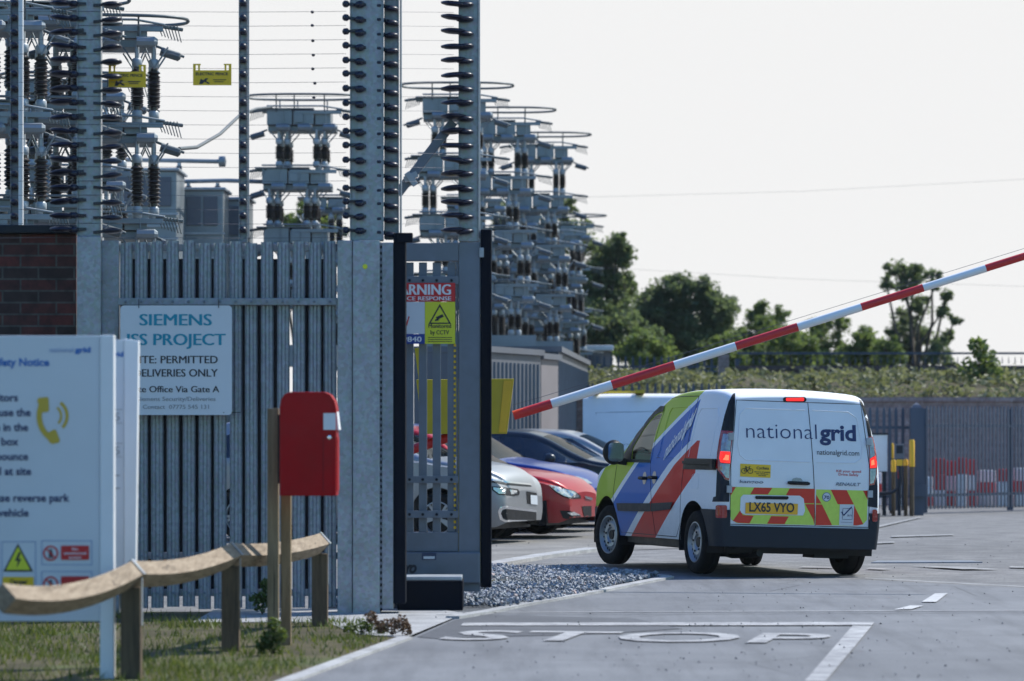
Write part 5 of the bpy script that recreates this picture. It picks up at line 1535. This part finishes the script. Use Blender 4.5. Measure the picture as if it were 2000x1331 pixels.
# the rounded top runs front to back of the box, so its vault shows along the side
pts2 = [Vector((x0_, 0, z0_)), Vector((x1_, 0, z0_)), Vector((x1_, 0, z1_ - .115)), Vector((x1_ - .012, 0, z1_ - .06)), Vector((x1_ - .04, 0, z1_ - .018)), Vector((x1_ - .075, 0, z1_)), Vector((x0_ + .07, 0, z1_)), Vector((x0_ + .03, 0, z1_ - .015)), Vector((x0_ + .008, 0, z1_ - .05)), Vector((x0_, 0, z1_ - .10))]
b.prism(pts2, (0, d_ - .36, 0), (0, d_ - .03, 0)); b.build('case', M['box_red'], r, bevel=.006)
b = MB(); b.prism([Vector((x1_ + .002, 0, z1_ - .13)), Vector((x1_ + .016, 0, z1_ - .25)), Vector((x1_ + .002, 0, z1_ - .25))], (0, d_ - .33, 0), (0, d_ - .06, 0)); b.build('letter_flap', M['ink_white'], r)
b = MB(); b.box(x1_ - .085, x1_ - .003, d_ - .3635, d_ - .3605, z1_ - .25, z1_ - .14); b.build('notice_plate', M['white_sign'], r)
b = MB(); b.box(x0_ - .02, x0_ - .002, d_ - .25, d_ - .08, z0_ + .08, z1_ - .15); b.build('bracket', M['black'], r)
b = MB(); b.box(x1_ - .001, x1_ + .006, d_ - .32, d_ - .07, z0_ + .03, z1_ - .3); b.build('door', M['box_red'], r, bevel=.003)
b = MB(); b.lathe([(.014, 0), (.014, .006), (.005, .008), (0, .008)], (x1_ - .045, d_ - .361, z1_ - .30), (0, -1, 0), 12); b.build('lock', M['chrome'], r)
b = MB()
for bx_ in ((x1_ - .088, x1_ - .085, z0_ + .03, z1_ - .30), (x1_ - .085, x1_ - .004, z1_ - .303, z1_ - .30)): b.box(bx_[0], bx_[1], d_ - .3612, d_ - .3598, bx_[2], bx_[3])
b.build('seam', M['black'], r)

# white notice boards in the foreground
d_ = 20.9
r = thing('notice_board', (X(200, d_), d_, 0), 'large white visitor safety notice board with a gold telephone symbol behind the knee rail', 'notice board')
b = MB(); b.box(X(-180, d_), X(195, d_), d_, d_ + .03, Z(1214, d_), Z(656, d_)); b.build('panel', M['white_sign'], r, bevel=.004)
b = MB(); b.box(X(195.5, d_), X(223, d_), d_ - .01, d_ + .07, -.05, Z(655, d_)); b.build('post', M['ink_white'], r, bevel=.006)
b = MB(); b.box(X(-206, d_), X(-181, d_), d_ - .01, d_ + .07, -.05, Z(655, d_)); b.build('post', M['ink_white'], r, bevel=.006)
df = d_ - .003
def rlines(mat, items, bold):
    b = MB()
    for body, pxb, py, hpx in items: b.text(body, P(pxb, py, df), (1, 0, 0), (0, 0, 1), hpx / F * df, None, bold=bold, right=True)
    return b.build('lettering', mat, r)
rlines(M['ink_blue'], [('Safety Notice', 96, 715, 14.5)], .03)
b = MB(); b.text('national', P(97, 688.5, df), (1, 0, 0), (0, 0, 1), 9.5 / F * df, 46 / F * df); b.build('lettering', M['ink_pale'], r)
b = MB(); b.text('grid', P(146, 688.5, df), (1, 0, 0), (0, 0, 1), 9.5 / F * df, 31 / F * df, bold=.05); b.build('lettering', M['ink_blue'], r)
rlines(M['ink_navy'], [('Visitors', 35, 784, 14.5), ('please use the', 60, 813, 14.5), ('phone in the', 55, 842, 14.5), ('red box', 36, 870, 14.5), ('to announce', 55, 899, 14.5), ('arrival at site', 61, 928, 14.5), ('Please reverse park', 136, 980, 14.5), ('your vehicle', 56, 1009, 14.5)], .025)
b = MB()
qq = lambda pts: [P(x / 2.833, 430 + y / 2.833, df) for x, y in pts]
arc = lambda cx, cy, rx_, ry_, a0, a1, n=10: [(cx + rx_ * math.cos(R(a0 + (a1 - a0) * i / n)), cy + ry_ * math.sin(R(a0 + (a1 - a0) * i / n))) for i in range(n + 1)]
for pts in ([(205, 1000), (212, 985), (262, 978), (270, 990), (272, 1055), (262, 1062), (228, 1066)], [(262, 1178), (300, 1158), (310, 1162), (332, 1218), (325, 1232), (290, 1240), (275, 1232), (255, 1200)]):
    b.poly(qq(pts))
qq = lambda pts: [P(x / 2.833, 430 + y / 2.833, df - .0012) for x, y in pts]
L_, R_ = arc(330, 1085, 128, 150, 205, 108, 12), arc(330, 1085, 98, 118, 200, 118, 12)
for i in range(12): b.poly(qq([L_[i], L_[i + 1], R_[i + 1], R_[i]]))
qq = lambda pts: [P(x / 2.833, 430 + y / 2.833, df) for x, y in pts]
for rr, w_ in ((60, 13), (95, 18)):
    A, B = arc(285, 1085, rr - w_, rr - w_ + 4, -55, 45), arc(285, 1085, rr, rr + 4, -55, 45)
    for i in range(10): b.poly(qq([A[i], A[i + 1], B[i + 1], B[i]]))
b.build('telephone_emblem', M['gold'], r)
def pbox(name, mat, x0, x1, y0, y1, off=.0, rad=2):
    b = MB(); b.poly([P(x, y, df - off) for x, y in rrect(x0, x1, y0, y1, rad)]); return b.build(name, M[mat], r)
def outline(mb, x0, x1, y0, y1, w_, off):
    for a in ((x0, x1, y0, y0 + w_), (x0, x1, y1 - w_, y1), (x0, x0 + w_, y0 + w_, y1 - w_), (x1 - w_, x1, y0 + w_, y1 - w_)): mb.poly([P(a[0], a[2], df - off), P(a[1], a[2], df - off), P(a[1], a[3], df - off), P(a[0], a[3], df - off)])
b = MB(); outline(b, 3, 70, 1058, 1145, 1.2, 0); outline(b, 81, 180, 1056, 1104, 1.2, 0); outline(b, 81, 180, 1116, 1162, 1.2, 0); b.build('frame_line', M['ink_pale'], r)
b = MB(); b.poly([P(*p, df) for p in ((35, 1062), (65, 1117), (6, 1117))]); b.build('warning_triangle', M['ink_black'], r)
b = MB(); b.poly([P(*p, df - .001) for p in ((35, 1068), (59, 1113.5), (11.5, 1113.5))]); b.build('triangle_face', M['sign_lime'], r)
b = MB(); b.poly([P(*p, df - .002) for p in ((37, 1078), (29, 1096), (35, 1096), (32, 1110), (42, 1092), (36, 1092), (41, 1080))]); b.build('bolt_emblem', M['ink_black'], r)
pbox('danger_panel', 'sign_yellow', 5, 66, 1127, 1146); b = MB(); b.text('Danger', P(20, 1141, df - .001), (1, 0, 0), (0, 0, 1), 9 / F * df, 34 / F * df, bold=.03); b.build('lettering', M['ink_black'], r)
pbox('prohibition_panel', 'sign_red', 119, 174, 1066, 1094); pbox('prohibition_panel', 'sign_red', 119, 174, 1126, 1154)
b = MB()
for t_, py, wd_ in (('No', 1075, 12), ('unauthorised', 1083, 44), ('access', 1091, 24)): b.text(t_, P(146.5, py, df - .001), (1, 0, 0), (0, 0, 1), 4.5 / F * df, wd_ / F * df, bold=.02, center=True)
b.build('lettering', M['ink_white'], r)
for cy in (1081, 1141):
    b = MB(); A, B = arc(99, cy, 15, 15, 0, 360, 24), arc(99, cy, 11.8, 11.8, 0, 360, 24)
    for i in range(24): b.poly([P(*A[i], df), P(*A[i + 1], df), P(*B[i + 1], df), P(*B[i], df)])
    b.poly([P(x, y, df - .0006) for x, y in ((89.5, cy - 7.5), (91.5, cy - 9.5), (108.5, cy + 7.5), (106.5, cy + 9.5))]); b.build('prohibition_ring', M['sign_red'], r)
    b = MB(); b.poly([P(*p, df) for p in arc(99, cy - 6, 2.6, 2.6, 0, 330, 10)]); b.poly([P(x, y, df) for x, y in ((95, cy - 3), (103, cy - 3), (102, cy + 4), (103, cy + 10), (100, cy + 10), (99, cy + 5), (97, cy + 10), (94, cy + 9), (96, cy + 3))]); b.build('figure_emblem', M['ink_black'], r)
d_ = 21.9; r = thing('notice_board', (X(250, d_), d_, 0), 'second white notice board mostly hidden behind the safety notice board', 'notice board')
b = MB(); b.box(X(20, d_), X(242, d_), d_, d_ + .03, Z(1150, d_), Z(664, d_)); b.build('panel', M['white_sign'], r, bevel=.004)
b = MB(); b.prism([Vector((X(242.5, d_), 0, -.05)), Vector((X(263, d_), 0, -.05)), Vector((X(271, d_), 0, Z(666, d_))), Vector((X(242.5, d_), 0, Z(662, d_)))], (0, d_ - .01, 0), (0, d_ + .07, 0)); b.build('post', M['ink_white'], r, bevel=.006)
df2 = d_ - .003
b = MB(); b.text('grid', P(241, 697, df2), (1, 0, 0), (0, 0, 1), 9 / F * df2, 26 / F * df2, bold=.04, right=True); b.build('lettering', M['ink_blue'], r)
b = MB()
for py in (822, 888): b.text('5', P(234, py, df2), (1, 0, 0), (0, 0, 1), 15 / F * df2, 11 / F * df2, right=True); b.box(X(214, df2), X(239, df2), df2 - .001, df2, Z(py + 5, df2), Z(py + 4, df2)); b.box(X(214, df2), X(239, df2), df2 - .001, df2, Z(py - 21, df2), Z(py - 22, df2))
b.box(X(224, df2), X(234, df2), df2 - .001, df2, Z(930, df2), Z(928, df2)); b.box(X(224, df2), X(234, df2), df2 - .001, df2, Z(955, df2), Z(953, df2)); b.build('lettering', M['ink_grey'], r)

# ------------------------------------------------------------------ substation: capacitor banks on post insulators
def post_insulator(mb, c, h, r=.075, n=10, sheds=9):
    prof = [(.0, 0), (r * .62, 0), (r * .62, .05)]
    for k in range(sheds):
        z = .05 + (h - .10) * k / sheds; st = (h - .10) / sheds
        prof += [(r * .70, z), (r * 1.05, z + st * .35), (r * 1.05, z + st * .5), (r * .70, z + st * .95)]
    prof += [(r * .62, h - .05), (r * .62, h), (0, h)]
    mb.lathe(prof, c, (0, 0, 1), n)


def bank_unit(label, px, d, ring_py, tiers=4, pair=.13, ins_r=.066, ih=.61, pit=.985, inset=.27, plain=False, por=.66, shift=(0, -.16, .05, -.12), ring=True, gap=.22, group='capacitor banks of the substation', half=.58, rz=0.0):
    """one bank: platforms of boxed equipment on pairs of post insulators, a rounded ring rail on top"""
    zr = Z(ring_py, d); root = thing('capacitor_bank', (X(px, d), d, 0), label, 'capacitor bank', group, rz)
    L = lambda m_, n_, mt, sm=None, par=root: m_.build(n_, M[mt], par, sm, local=True)
    if ring:
        b = MB(); ra, rb = .95, .55; pts = []
        for i in range(28):
            a = 2 * math.pi * i / 28; c_, s_ = math.cos(a), math.sin(a)
            pts.append((ra * abs(c_) ** .75 * (1 if c_ > 0 else -1), rb * abs(s_) ** .75 * (1 if s_ > 0 else -1), zr))
        b.tube(pts, .019, 8, closed=True)
        for x in (-.42, -.12, .38): b.tube([(x, -.50, zr), (x, -.42, zr - .28)], .012, 5); b.tube([(x, .50, zr), (x, .42, zr - .28)], .012, 5)
        L(b, 'ring_rail', 'tower_dark', 60)
    first = {}
    for t in range(tiers):
        sx_ = shift[t]
        zt = zr - gap - t * pit; zb = zt - (pit - ih)
        b = MB(); b.box(-half, -.16, -.40, .42, zb + .10, zt - .02); b.box(-.14, .20, -.42, .38, zb + .10, zt - .06); b.box(.22, half - .10, -.36, .40, zb + .10, zt - .04); b.box(-half - .12, half * .35, -.44, .44, zt - .018, zt); b.box(-half * .2, half + .08, -.43, -.40, zt - .10, zt - .04); b.tube([(-half, -.46, zt + .03), (half * .6, -.46, zt + .03), (half + .1, -.40, zt - .02)], .016, 6)
        b.box(-half * .98, half * .98, -.30, .30, zb, zb + .09)
        for x in (-.3, .05, .4): b.box(x - .01, x + .01, -.432, -.42, zb + .1, zt - .04)
        b.box(-.12, .02, -.44, -.42, zb + .13, zt - .10)
        for x in (-.42, -.06, .36): b.lathe([(.06, 0), (.06, .2), (.03, .24), (0, .24)], (x, -.47, zb + .05), (1, 0, 0), 8)
        o = b.build('platform', [M['tower_steel']], root, bevel=.012, local=True); o.location.x = (sx_ + (shift[t - 1] if t else sx_)) / 2
        for s in () if plain else (-1, 1):
            b = MB()
            for k in range(7):
                x = s * (half + .02 + k * .036); y = -.40 + k * .012
                b.tube([(x, y, zt - .02), (x + s * .05, y, zt - .15 - .010 * k)], .006, 4)
            b.tube([(s * half, -.40, zt - .03), (s * (half + .30), -.28, zt - .06)], .022, 6)
            b.tube([(s * half, -.30, zb + .02), (s * (half + .32), -.28, zb - .10)], .016, 6)
            b.lathe([(.05, 0), (.05, .22), (.02, .24)], (s * (half + .05), -.30, zb - .04), (s, 0, -.3), 8)
            L(b, 'fin_row', 'tower_dark')
        for x in (-half + inset + sx_, half - inset + sx_):
            b = MB()
            for yy_ in (-.36, .36):
                for s in (-1, 1): b.tube([(x + s * (pair / 2 + .16), yy_, zb), (x + s * pair / 2, yy_, zb - ih * .30)], .011, 5); b.tube([(x + s * (pair / 2 - .10), yy_, zb), (x + s * pair / 2, yy_, zb - ih * .28)], .009, 5)
            L(b, 'strut', 'tower_steel')
        for x in (-half + inset + sx_, half - inset + sx_) + ((sx_,) if plain else ()):
            for y in (-.36, .36):
                for dx in (-pair / 2, pair / 2):
                    k = 'i'
                    pos = (x + dx, y + dx * .5, zb - ih)
                    if k in first: o = first[k].copy(); COL.objects.link(o); o.parent = root
                    else:
                        m_ = MB(); post_insulator(m_, (0, 0, .09), ih * por - .09, ins_r); m_.tube([(0, 0, ih * por), (0, 0, ih + .02)], .026, 6, 1)
                        for z_ in (0, ih * por - .02): m_.lathe([(.045, 0), (.06, .02), (.06, .08), (.045, .10)], (0, 0, z_), (0, 0, 1), 8, 1)
                        o = first[k] = m_.build('insulator', [M['porcelain'], M['light_steel']], root, 40, local=True)
                    o.location = pos
    zb = zr - gap - tiers * pit
    b = MB(); b.box(-half, half, -.45, .45, zb - .35, zb)
    for x in (-half + .1, half - .1):
        for y in (-.38, .38): b.box(x - .06, x + .06, y - .06, y + .06, -.4, zb - .35)
    b.bar((-half, -.40, .3), (half, -.40, zb - .4), .05, .05); L(b, 'base_frame', 'tower_steel')
    return root


def bank_copy(src, px, d, label, rz=0.0, dz=0.0):
    return dup(src, (X(px, d), d, dz), label, None, rz)


T1 = bank_unit('capacitor bank with a long ring rail left of the broad gate mast', 592, 60, 190, 4)
T2 = bank_unit('plain capacitor bank without fins at the foot of the rows right of the gate edge', 1035, 76, 400, 4, .15, .07, .66, .96, ring=False, inset=.10, plain=True, por=.86, shift=(0, .04, -.05, .03))
for px, d, dz, lb in ((893, 60.5, .24, 'tallest capacitor bank on the right, between the gate masts behind the diagonal brace'),
                      (985, 66.0, .32, 'second bank in the receding row, its ring rail just right of the gate leaf mast'),
                      (1062, 72.0, .36, 'third bank in the receding row, its ring rail sticking out over the open sky'),
                      (655, 66.5, -1.05, 'lower capacitor bank just left of the broad gate mast'),
                      (960, 78, -1.25, 'low capacitor bank deep in the row next to the black edge of the gate'),
                      (1010, 80, -1.45, 'low capacitor bank in the middle of the crowded rows right of the gate'),
                      (930, 71, -.75, 'bank behind the gate leaf mast between the tallest one and the low deep one'),
                      (1082, 79, -1.0, 'bank filling the gap between the third one and the last of the row'),
                      (1105, 84, -.55, 'last capacitor bank of the row, with its small ring rail against the trees'),
                      (1048, 86, -1.2, 'capacitor bank hemmed in between the last bank and the third one')):
    low = d in (66.5, 78, 80, 71, 79, 86)
    bank_copy(T2 if low else T1, px, d, lb, math.atan2(-X(px, d), d), dz + (.79 if low else 0))
A1 = bank_unit('near capacitor bank right of the thick left mast', 205, 41, 40, 4, .19, .072, .82, 1.09, inset=.12, por=.74, shift=(0, 0, 0, 0), gap=.07, rz=.105)
bank_copy(A1, 86, 40, 'near capacitor bank seen between the white pole and the thick left mast', rz=.125, dz=.12)
bank_copy(A1, -22, 38.5, 'near capacitor bank cut off by the left edge of the picture', rz=.14, dz=-.1)
bank_copy(A1, 150, 44.5, 'capacitor bank hidden for the most part by the thick left mast', rz=.12, dz=-.3)

# busbars, cable
b = MB(); b.tube([P(350, 291, 42), P(385, 288, 43), P(430, 262, 46), P(468, 226, 50), P(500, 213, 58), P(530, 210, 59.5)], .022, 8)
tag(b.build('busbar_cable', M['tower_dark'], smooth=60), 'slack grey cable sagging across the sky between two capacitor banks', 'cable')
def busbar(label, pts, d, ins):
    r = thing('busbar', P(*pts[0], d), label, 'busbar', 'busbars over the switchgear cabinets')
    b = MB(); b.tube([P(*p, d) for p in pts], .035, 8); b.lathe([(.0, -.07), (.09, -.05), (.09, .05), (0, .07)], P(*pts[-1], d), (1, 0, 0), 10); b.build('tube', M['tower_steel'], r, 60)
    for px, py0, py1 in ins: b = MB(); p = P(px, py1, d); post_insulator(b, p, (py1 - py0) / F * d, .05); b.build('insulator', M['light_steel'], r, 40)
busbar('upper grey busbar tube over the switchgear cabinets between the left masts', [(215, 312), (330, 314), (434, 316)], 58, ((236, 316, 338), (350, 318, 340)))
busbar('lower grey busbar tube ending at the thin middle mast', [(350, 355), (440, 353), (530, 356)], 60, ((368, 358, 372), (425, 358, 372)))

def cabinet(label, px0, px1, py0, py1, d, dep, nv):
    r = thing('switchgear_cabinet', (X((px0 + px1) / 2, d), d, 0), label, 'cabinet', 'switchgear cabinets behind the fence')
    b = MB(); vbox(b, px0, px1, d, dep, py0 + 6, 900, z0=0); b.build('case', M['tower_steel'], r, bevel=.02)
    b = MB(); vbox(b, px0 - 5, px1 + 5, d - .06, dep + .12, py0, py0 + 5.8); b.build('roof', M['light_steel'], r, bevel=.015)
    for k in range(nv):
        a = px0 + 6 + (px1 - px0 - 12) * k / nv; e = px0 + 6 + (px1 - px0 - 12) * (k + 1) / nv - 5
        b = MB(); vbox(b, a, e, d - .03, .028, py0 + 18, py0 + 75); b.build('door', M['screen'], r, bevel=.01)
    b = MB()
    for k in range(4): vbox(b, px0 - 3, px1 + 3, d - .05, .018, py0 + 88 + k * 24, py0 + 92 + k * 24)
    b.build('rib', M['light_steel'], r)
cabinet('big pale grey switchgear cabinet low behind the near capacitor bank', 215, 345, 328, 470, 57, 1.4, 3)
cabinet('grey switchgear cabinet right of the big one, under the lower busbar', 358, 436, 366, 470, 58.5, 1.2, 2)
cabinet('small grey switchgear cabinet just left of the thin middle mast', 440, 486, 385, 470, 60, 1.0, 1)

# louvred screens at the foot of the banks
def screen(label, pxa, da, pxb, db_, py0a, mat, louvres, z1=2.85, cap=True, group='grey enclosures below the capacitor banks'):
    a, e = Vector((X(pxa, da), da, 0)), Vector((X(pxb, db_), db_, 0)); d = (e - a).normalized(); n = Vector((d.y, -d.x, 0))
    if n.y > 0: n = -n
    r = thing('enclosure', a, label, 'enclosure', group); Lg = (e - a).length
    b = MB(); b.prism([a, e, e - n * 1.2, a - n * 1.2], (0, 0, 0), (0, 0, z1 - .1)); b.build('panel', M[mat], r)
    if cap: b = MB(); a2, e2 = a + n * .06, e + n * .06; b.prism([a2 - d * .05, e2 + d * .05, e - n * 1.26, a - n * 1.26], (0, 0, z1 - .098), (0, 0, z1)); b.build('coping', M['screen'], r)
    b = MB(); k = int(Lg / .22) if louvres else 0
    for i in range(k): p = a + d * (.1 + i * .22) + n * .001; b.bar(p + Vector((0, 0, .15)), p + Vector((0, 0, z1 - .25)), .05, .06)
    if k: b.build('louvre', M['grey_steel'], r)['kind'] = 'stuff'
screen('grey louvred enclosure beside the black edge of the gate, above the yellow housing', 945, 58, 1056, 61, 660, 'screen', True, 2.8)
screen('narrow pinkish panel enclosure between the two louvred ones', 1057, 61.2, 1090, 62.5, 690, 'screen_pink', False, 2.75)
screen('grey louvred enclosure at the right end below the capacitor banks', 1091, 62.6, 1148, 76, 700, 'screen', True, 2.9)
d_ = 84; r = thing('hut', (X(1170, d_), d_, 2.0), 'small pale hut with a bright flat roof at the foot of the dark trees', 'hut')
b = MB(); b.box(X(1148, d_), X(1193, d_), d_, d_ + 1, 2.0, Z(686, d_)); b.build('wall', M['screen_pink'], r)
b = MB(); b.box(X(1143, d_), X(1198, d_), d_ - .12, d_ + 1.1, Z(685.6, d_), Z(675, d_)); b.build('roof', M['white_sign'], r, bevel=.02)
b = MB(); b.box(X(1156, d_), X(1172, d_), d_ - .02, d_, 2.0, Z(696, d_)); b.build('door', M['screen'], r)
d_ = 83; b = MB(); b.box(X(1404, d_), X(1424, d_), d_, d_ + .3, 2.2, Z(692, d_)); tag(b.build('gate_pillar', M['brick_pink']), 'pinkish brick pillar half hidden by the boom on the far bank', 'pillar')

# far walls and fences on the right
def wall(name, label, x0, x1, y, z0, z1, mat, cop=None):
    r = thing(name, (x0, y, z0), label, 'wall'); b = MB(); b.box(x0, x1, y, y + .3, z0, z1); b.build('brickwork', M[mat], r)
    if cop: b = MB(); b.box(x0 - .03, x1 + .03, y - .05, y + .35, z1 + .001, z1 + .09); b.build('coping', M[cop], r)
wall('brick_wall', 'dark brick wall along the top of the bank on the right', X(1440, 84), 24, 84, 2.2, Z(722, 84), 'brick_far', 'brick_far')
wall('brick_wall', 'pale pinkish brick retaining wall at the foot of the bank behind the far palisade fence', 1.0, 24, 69.6, -.05, Z(785, 69.6), 'brick_pink', 'brick_pink')


def palisade(label, p0, p1, h, pitch, mat, post_every=2.6, spike=True, cat='fence', group=None, z0=0.0, wd_=.052):
    """spiked steel fence: pales (beyond a hundred: one part of stuff), rails and posts as parts"""
    p0, p1 = Vector(p0), Vector(p1); Lg = (p1 - p0).length; d = (p1 - p0) / Lg
    root = thing('palisade_fence', p0, label, cat, group); n = int(Lg / pitch)
    m_ = MB(); w = wd_ / 2
    m_.prism([Vector((-w, 0, .06)), Vector((w, 0, .06)), Vector((w, 0, h - .1)), Vector((w * .55, 0, h - .02)), Vector((0, 0, h)), Vector((-w * .55, 0, h - .02)), Vector((-w, 0, h - .1))], (0, -.012, 0), (0, .0, 0))
    first = None
    ang = math.atan2(d.y, d.x)
    if n <= 100:
        for k in range(n):
            if first is None: o = first = m_.build('pale', M[mat], root, local=True)
            else: o = first.copy(); COL.objects.link(o); o.parent = root
            o.location = d * (pitch * (k + .5)); o.rotation_euler = (0, random.uniform(-.006, .006), ang)
    else:
        b = MB()
        for k in range(n):
            c = d * (pitch * (k + .5)); b.add([Vector(v) + c for v in m_.v], m_.f)
        b.build('pale', M[mat], root, local=True)['kind'] = 'stuff'
    for z in (.30, h - .35):
        b = MB(); b.bar(Vector((0, .03, z)), d * Lg + Vector((0, .03, z)), .05, .05); b.build('rail', M[mat], root, local=True)
    for k in range(int(Lg / post_every) + 1):
        c = d * min(Lg, k * post_every) + Vector((0, .08, 0)); b = MB(); b.box(c.x - .05, c.x + .05, c.y - .05, c.y + .05, 0, h - .05); b.build('post', M[mat], root, local=True)
    return root
D0, D1 = 61.5, 64.5
gx = X(1790, 61.2)
palisade('grey spiked palisade fence between the van and the far gate post', (X(1500, 60.8), 60.8, 0), (X(1777, 61.4), 61.4, 0), 1.83, .118, 'fence_far')
palisade('long grey spiked palisade gate right of the far gate post', (X(1806, 62.2), 62.2, 0), (X(2130, 66), 66, 0), 1.86, .112, 'fence_far', cat='gate')
b = MB(); b.box(gx - .11, gx + .11, 61.1, 61.32, -.02, Z(797, 61.2)); b.box(gx - .15, gx + .15, 61.05, 61.1, .3, .5)
b.lathe([(.12, 0), (.08, .05), (0, .1)], (gx, 61.2, Z(797, 61.2)), (0, 0, 1), 4)
tag(b.build('gate_post', M['fence_far'], bevel=.01), 'thick dark grey post where the far palisade fence meets its gate', 'gate post')
palisade('thin spiked fence on top of the dark brick wall against the sky', (X(1440, 84.2), 84.2, Z(722, 84.2) + .08), (22, 84.2, Z(722, 84.2) + .08), .22, .15, 'fence_far', 6, wd_=.022)
palisade('grey palisade fence on the bank between the white hut and the pillar', (X(1145, 80), 80, 2.55), (X(1400, 80), 80, 2.55), .55, .16, 'fence_far', 4)
palisade('grey palisade fence behind the white van at the foot of the bank', (X(1150, 69.2), 69.2, 0), (X(1420, 69.2), 69.2, 0), 2.35, .15, 'fence_far')

# entry panel, bollards, road barriers behind the far fence
d_ = 60.2
b = MB(); b.box(X(1690, d_), X(1733, d_), d_, d_ + .05, Z(921, d_), Z(850, d_))
r = thing('board', (X(1715, d_), d_, 0), 'plain white board on the far fence just right of the van', 'board'); b.build('panel', M['white_sign'], r)
b = MB(); b.box(X(1688, d_), X(1735, d_), d_ - .02, d_ + .06, Z(849.5, d_), Z(846, d_)); b.build('frame', M['trim'], r)
for px in (1700, 1728): b = MB(); b.box(X(px, d_) - .03, X(px, d_) + .03, d_ + .055, d_ + .1, 0, Z(921, d_)); b.build('post', M['trim'], r)
r = thing('entry_keypad', (X(1757, 60), 60, 0), 'grey entry keypad box on a curved black stand in front of the far fence', 'keypad')
b = MB(); b.box(X(1748, 60), X(1766, 60), 60, 60.12, Z(897, 60), Z(868, 60)); b.build('case', M['screen'], r, bevel=.01)
b = MB(); b.box(X(1751, 60), X(1763, 60), 59.99, 60, Z(886, 60), Z(871, 60)); b.build('screen_plate', M['trim'], r)
b = MB(); b.box(X(1751, 60), X(1763, 60), 59.99, 60, Z(910, 60), Z(898, 60)); b.build('warning_plate', M['yellow_plastic'], r)
b = MB(); b.tube([P(1757, 897, 60.05), P(1759, 940, 60.05), P(1755, 955, 60.05), P(1740, 963, 60.05), P(1712, 965, 60.05)], .03, 8); b.tube([P(1757, 935, 60.05), (X(1757, 60), 60.05, 0)], .03, 8); b.build('stand', M['trim'], r, 60)
def bollard(px, d, py0, py1, label, w=.047):
    r = thing('bollard', (X(px, d), d, 0), label, 'bollard', 'yellow topped bollards by the far fence')
    b = MB(); b.lathe([(w, Z(py1, d)), (w, Z(py0, d) - .03), (w * .7, Z(py0, d)), (0, Z(py0, d))], (X(px, d), d, 0), (0, 0, 1), 14); b.build('sleeve', M['yellow_plastic'], r, 50)
    b = MB(); b.lathe([(w * .8, -.02), (w * .8, Z(py1, d) + .01), (0, Z(py1, d) + .01)], (X(px, d), d, 0), (0, 0, 1), 12); b.build('stem', M['wood_dark'], r, 50)
bollard(1781, 60.6, 859, 912, 'yellow bollard directly left of the dark far gate post')
bollard(1806, 64.5, 866, 912, 'yellow bollard behind the bars right of the dark far gate post', .044)
bollard(1745, 60.7, 898, 922, 'short yellow bollard left below the grey keypad', .042)
bollard(1769, 60.7, 897, 910, 'short yellow bollard right below the grey keypad', .042)
bollard(1741, 62.6, 866, 896, 'yellow bollard behind the fence left of the keypad', .042)
def water_barrier(px0, px1, d, zt, cols, label):
    r = thing('road_barrier', (X((px0 + px1) / 2, d), d, 0), label, 'road barrier', 'red and white road barriers behind the far gate')
    for i, (za, zb_) in enumerate(((0, .33), (.335, .66), (.665, 1.0))):
        b = MB(); b.box(X(px0, d), X(px1, d), d, d + .35 - .08 * i, zt * .9 * za, zt * .9 * zb_); b.build('barrier_block', M[cols[i]], r, bevel=.02)
rr = random.Random(8)
for k, (a, e, zt, cols) in enumerate(((1803, 1822, .62, ('boom_red', 'boom_white', 'boom_white')), (1823, 1846, 1.0, ('boom_white', 'boom_red', 'boom_red')), (1848, 1868, .95, ('boom_red', 'boom_white', 'boom_red')), (1870, 1888, 1.02, ('boom_white', 'boom_white', 'boom_red')),
                                      (1890, 1908, .98, ('boom_red', 'boom_white', 'boom_red')), (1912, 1945, .75, ('boom_white', 'boom_red', 'boom_white')), (1948, 1978, .78, ('boom_white', 'boom_white', 'boom_red')), (1982, 2012, .80, ('boom_white', 'boom_red', 'boom_white')),
                                      (1700, 1722, .70, ('boom_white', 'boom_red', 'boom_white')), (1738, 1762, .74, ('boom_white', 'boom_white', 'boom_red')))):
    names = ('first barrier right of the far gate post, low, with a red foot', 'tall barrier second from the far gate post, red over white', 'tall barrier third from the far gate post, white between red', 'tall barrier fourth from the far gate post with a red top', 'barrier fifth from the far gate post, left of the orange gap', 'low white barrier with a red middle, sixth behind the far gate', 'low barrier with a red top and white below, seventh behind the far gate', 'low barrier at the right edge of the picture behind the far gate', 'low barrier behind the fence beside the white board', 'low white barrier with a red top behind the grey keypad')
    water_barrier(a, e, 67.4 + .25 * (k % 3), zt, cols, names[k])

# thin cables across the sky
for (a, e, d_, lb) in (((1130, 386), (2010, 350), 95, 'upper faint overhead cable across the pale sky'), ((1130, 520), (2010, 560), 98, 'lower faint overhead cable crossing behind the boom')):
    b = MB(); b.tube([P(a[0], a[1], d_), P((a[0] + e[0]) / 2, (a[1] + e[1]) / 2 + 6, d_), P(e[0], e[1], d_)], .0028, 4); tag(b.build('overhead_cable', M['wire']), lb, 'cable')

# the air: a thin even haze round everything
hz = MB(); hz.box(-70, 70, -8, 125, -1.0, 14); o = hz.build('haze', [])
t = bpy.data.materials.new('thin_haze'); t.use_nodes = True; t.node_tree.nodes.clear()
ov = t.node_tree.nodes.new("ShaderNodeOutputMaterial"); pv = t.node_tree.nodes.new("ShaderNodeVolumePrincipled")
pv.inputs['Color'].default_value = (.86, .93, 1, 1); pv.inputs['Density'].default_value = .00014; pv.inputs['Anisotropy'].default_value = 0
t.node_tree.links.new(pv.outputs[0], ov.inputs['Volume']); o.data.materials.append(t)
tag(o, kind='stuff')
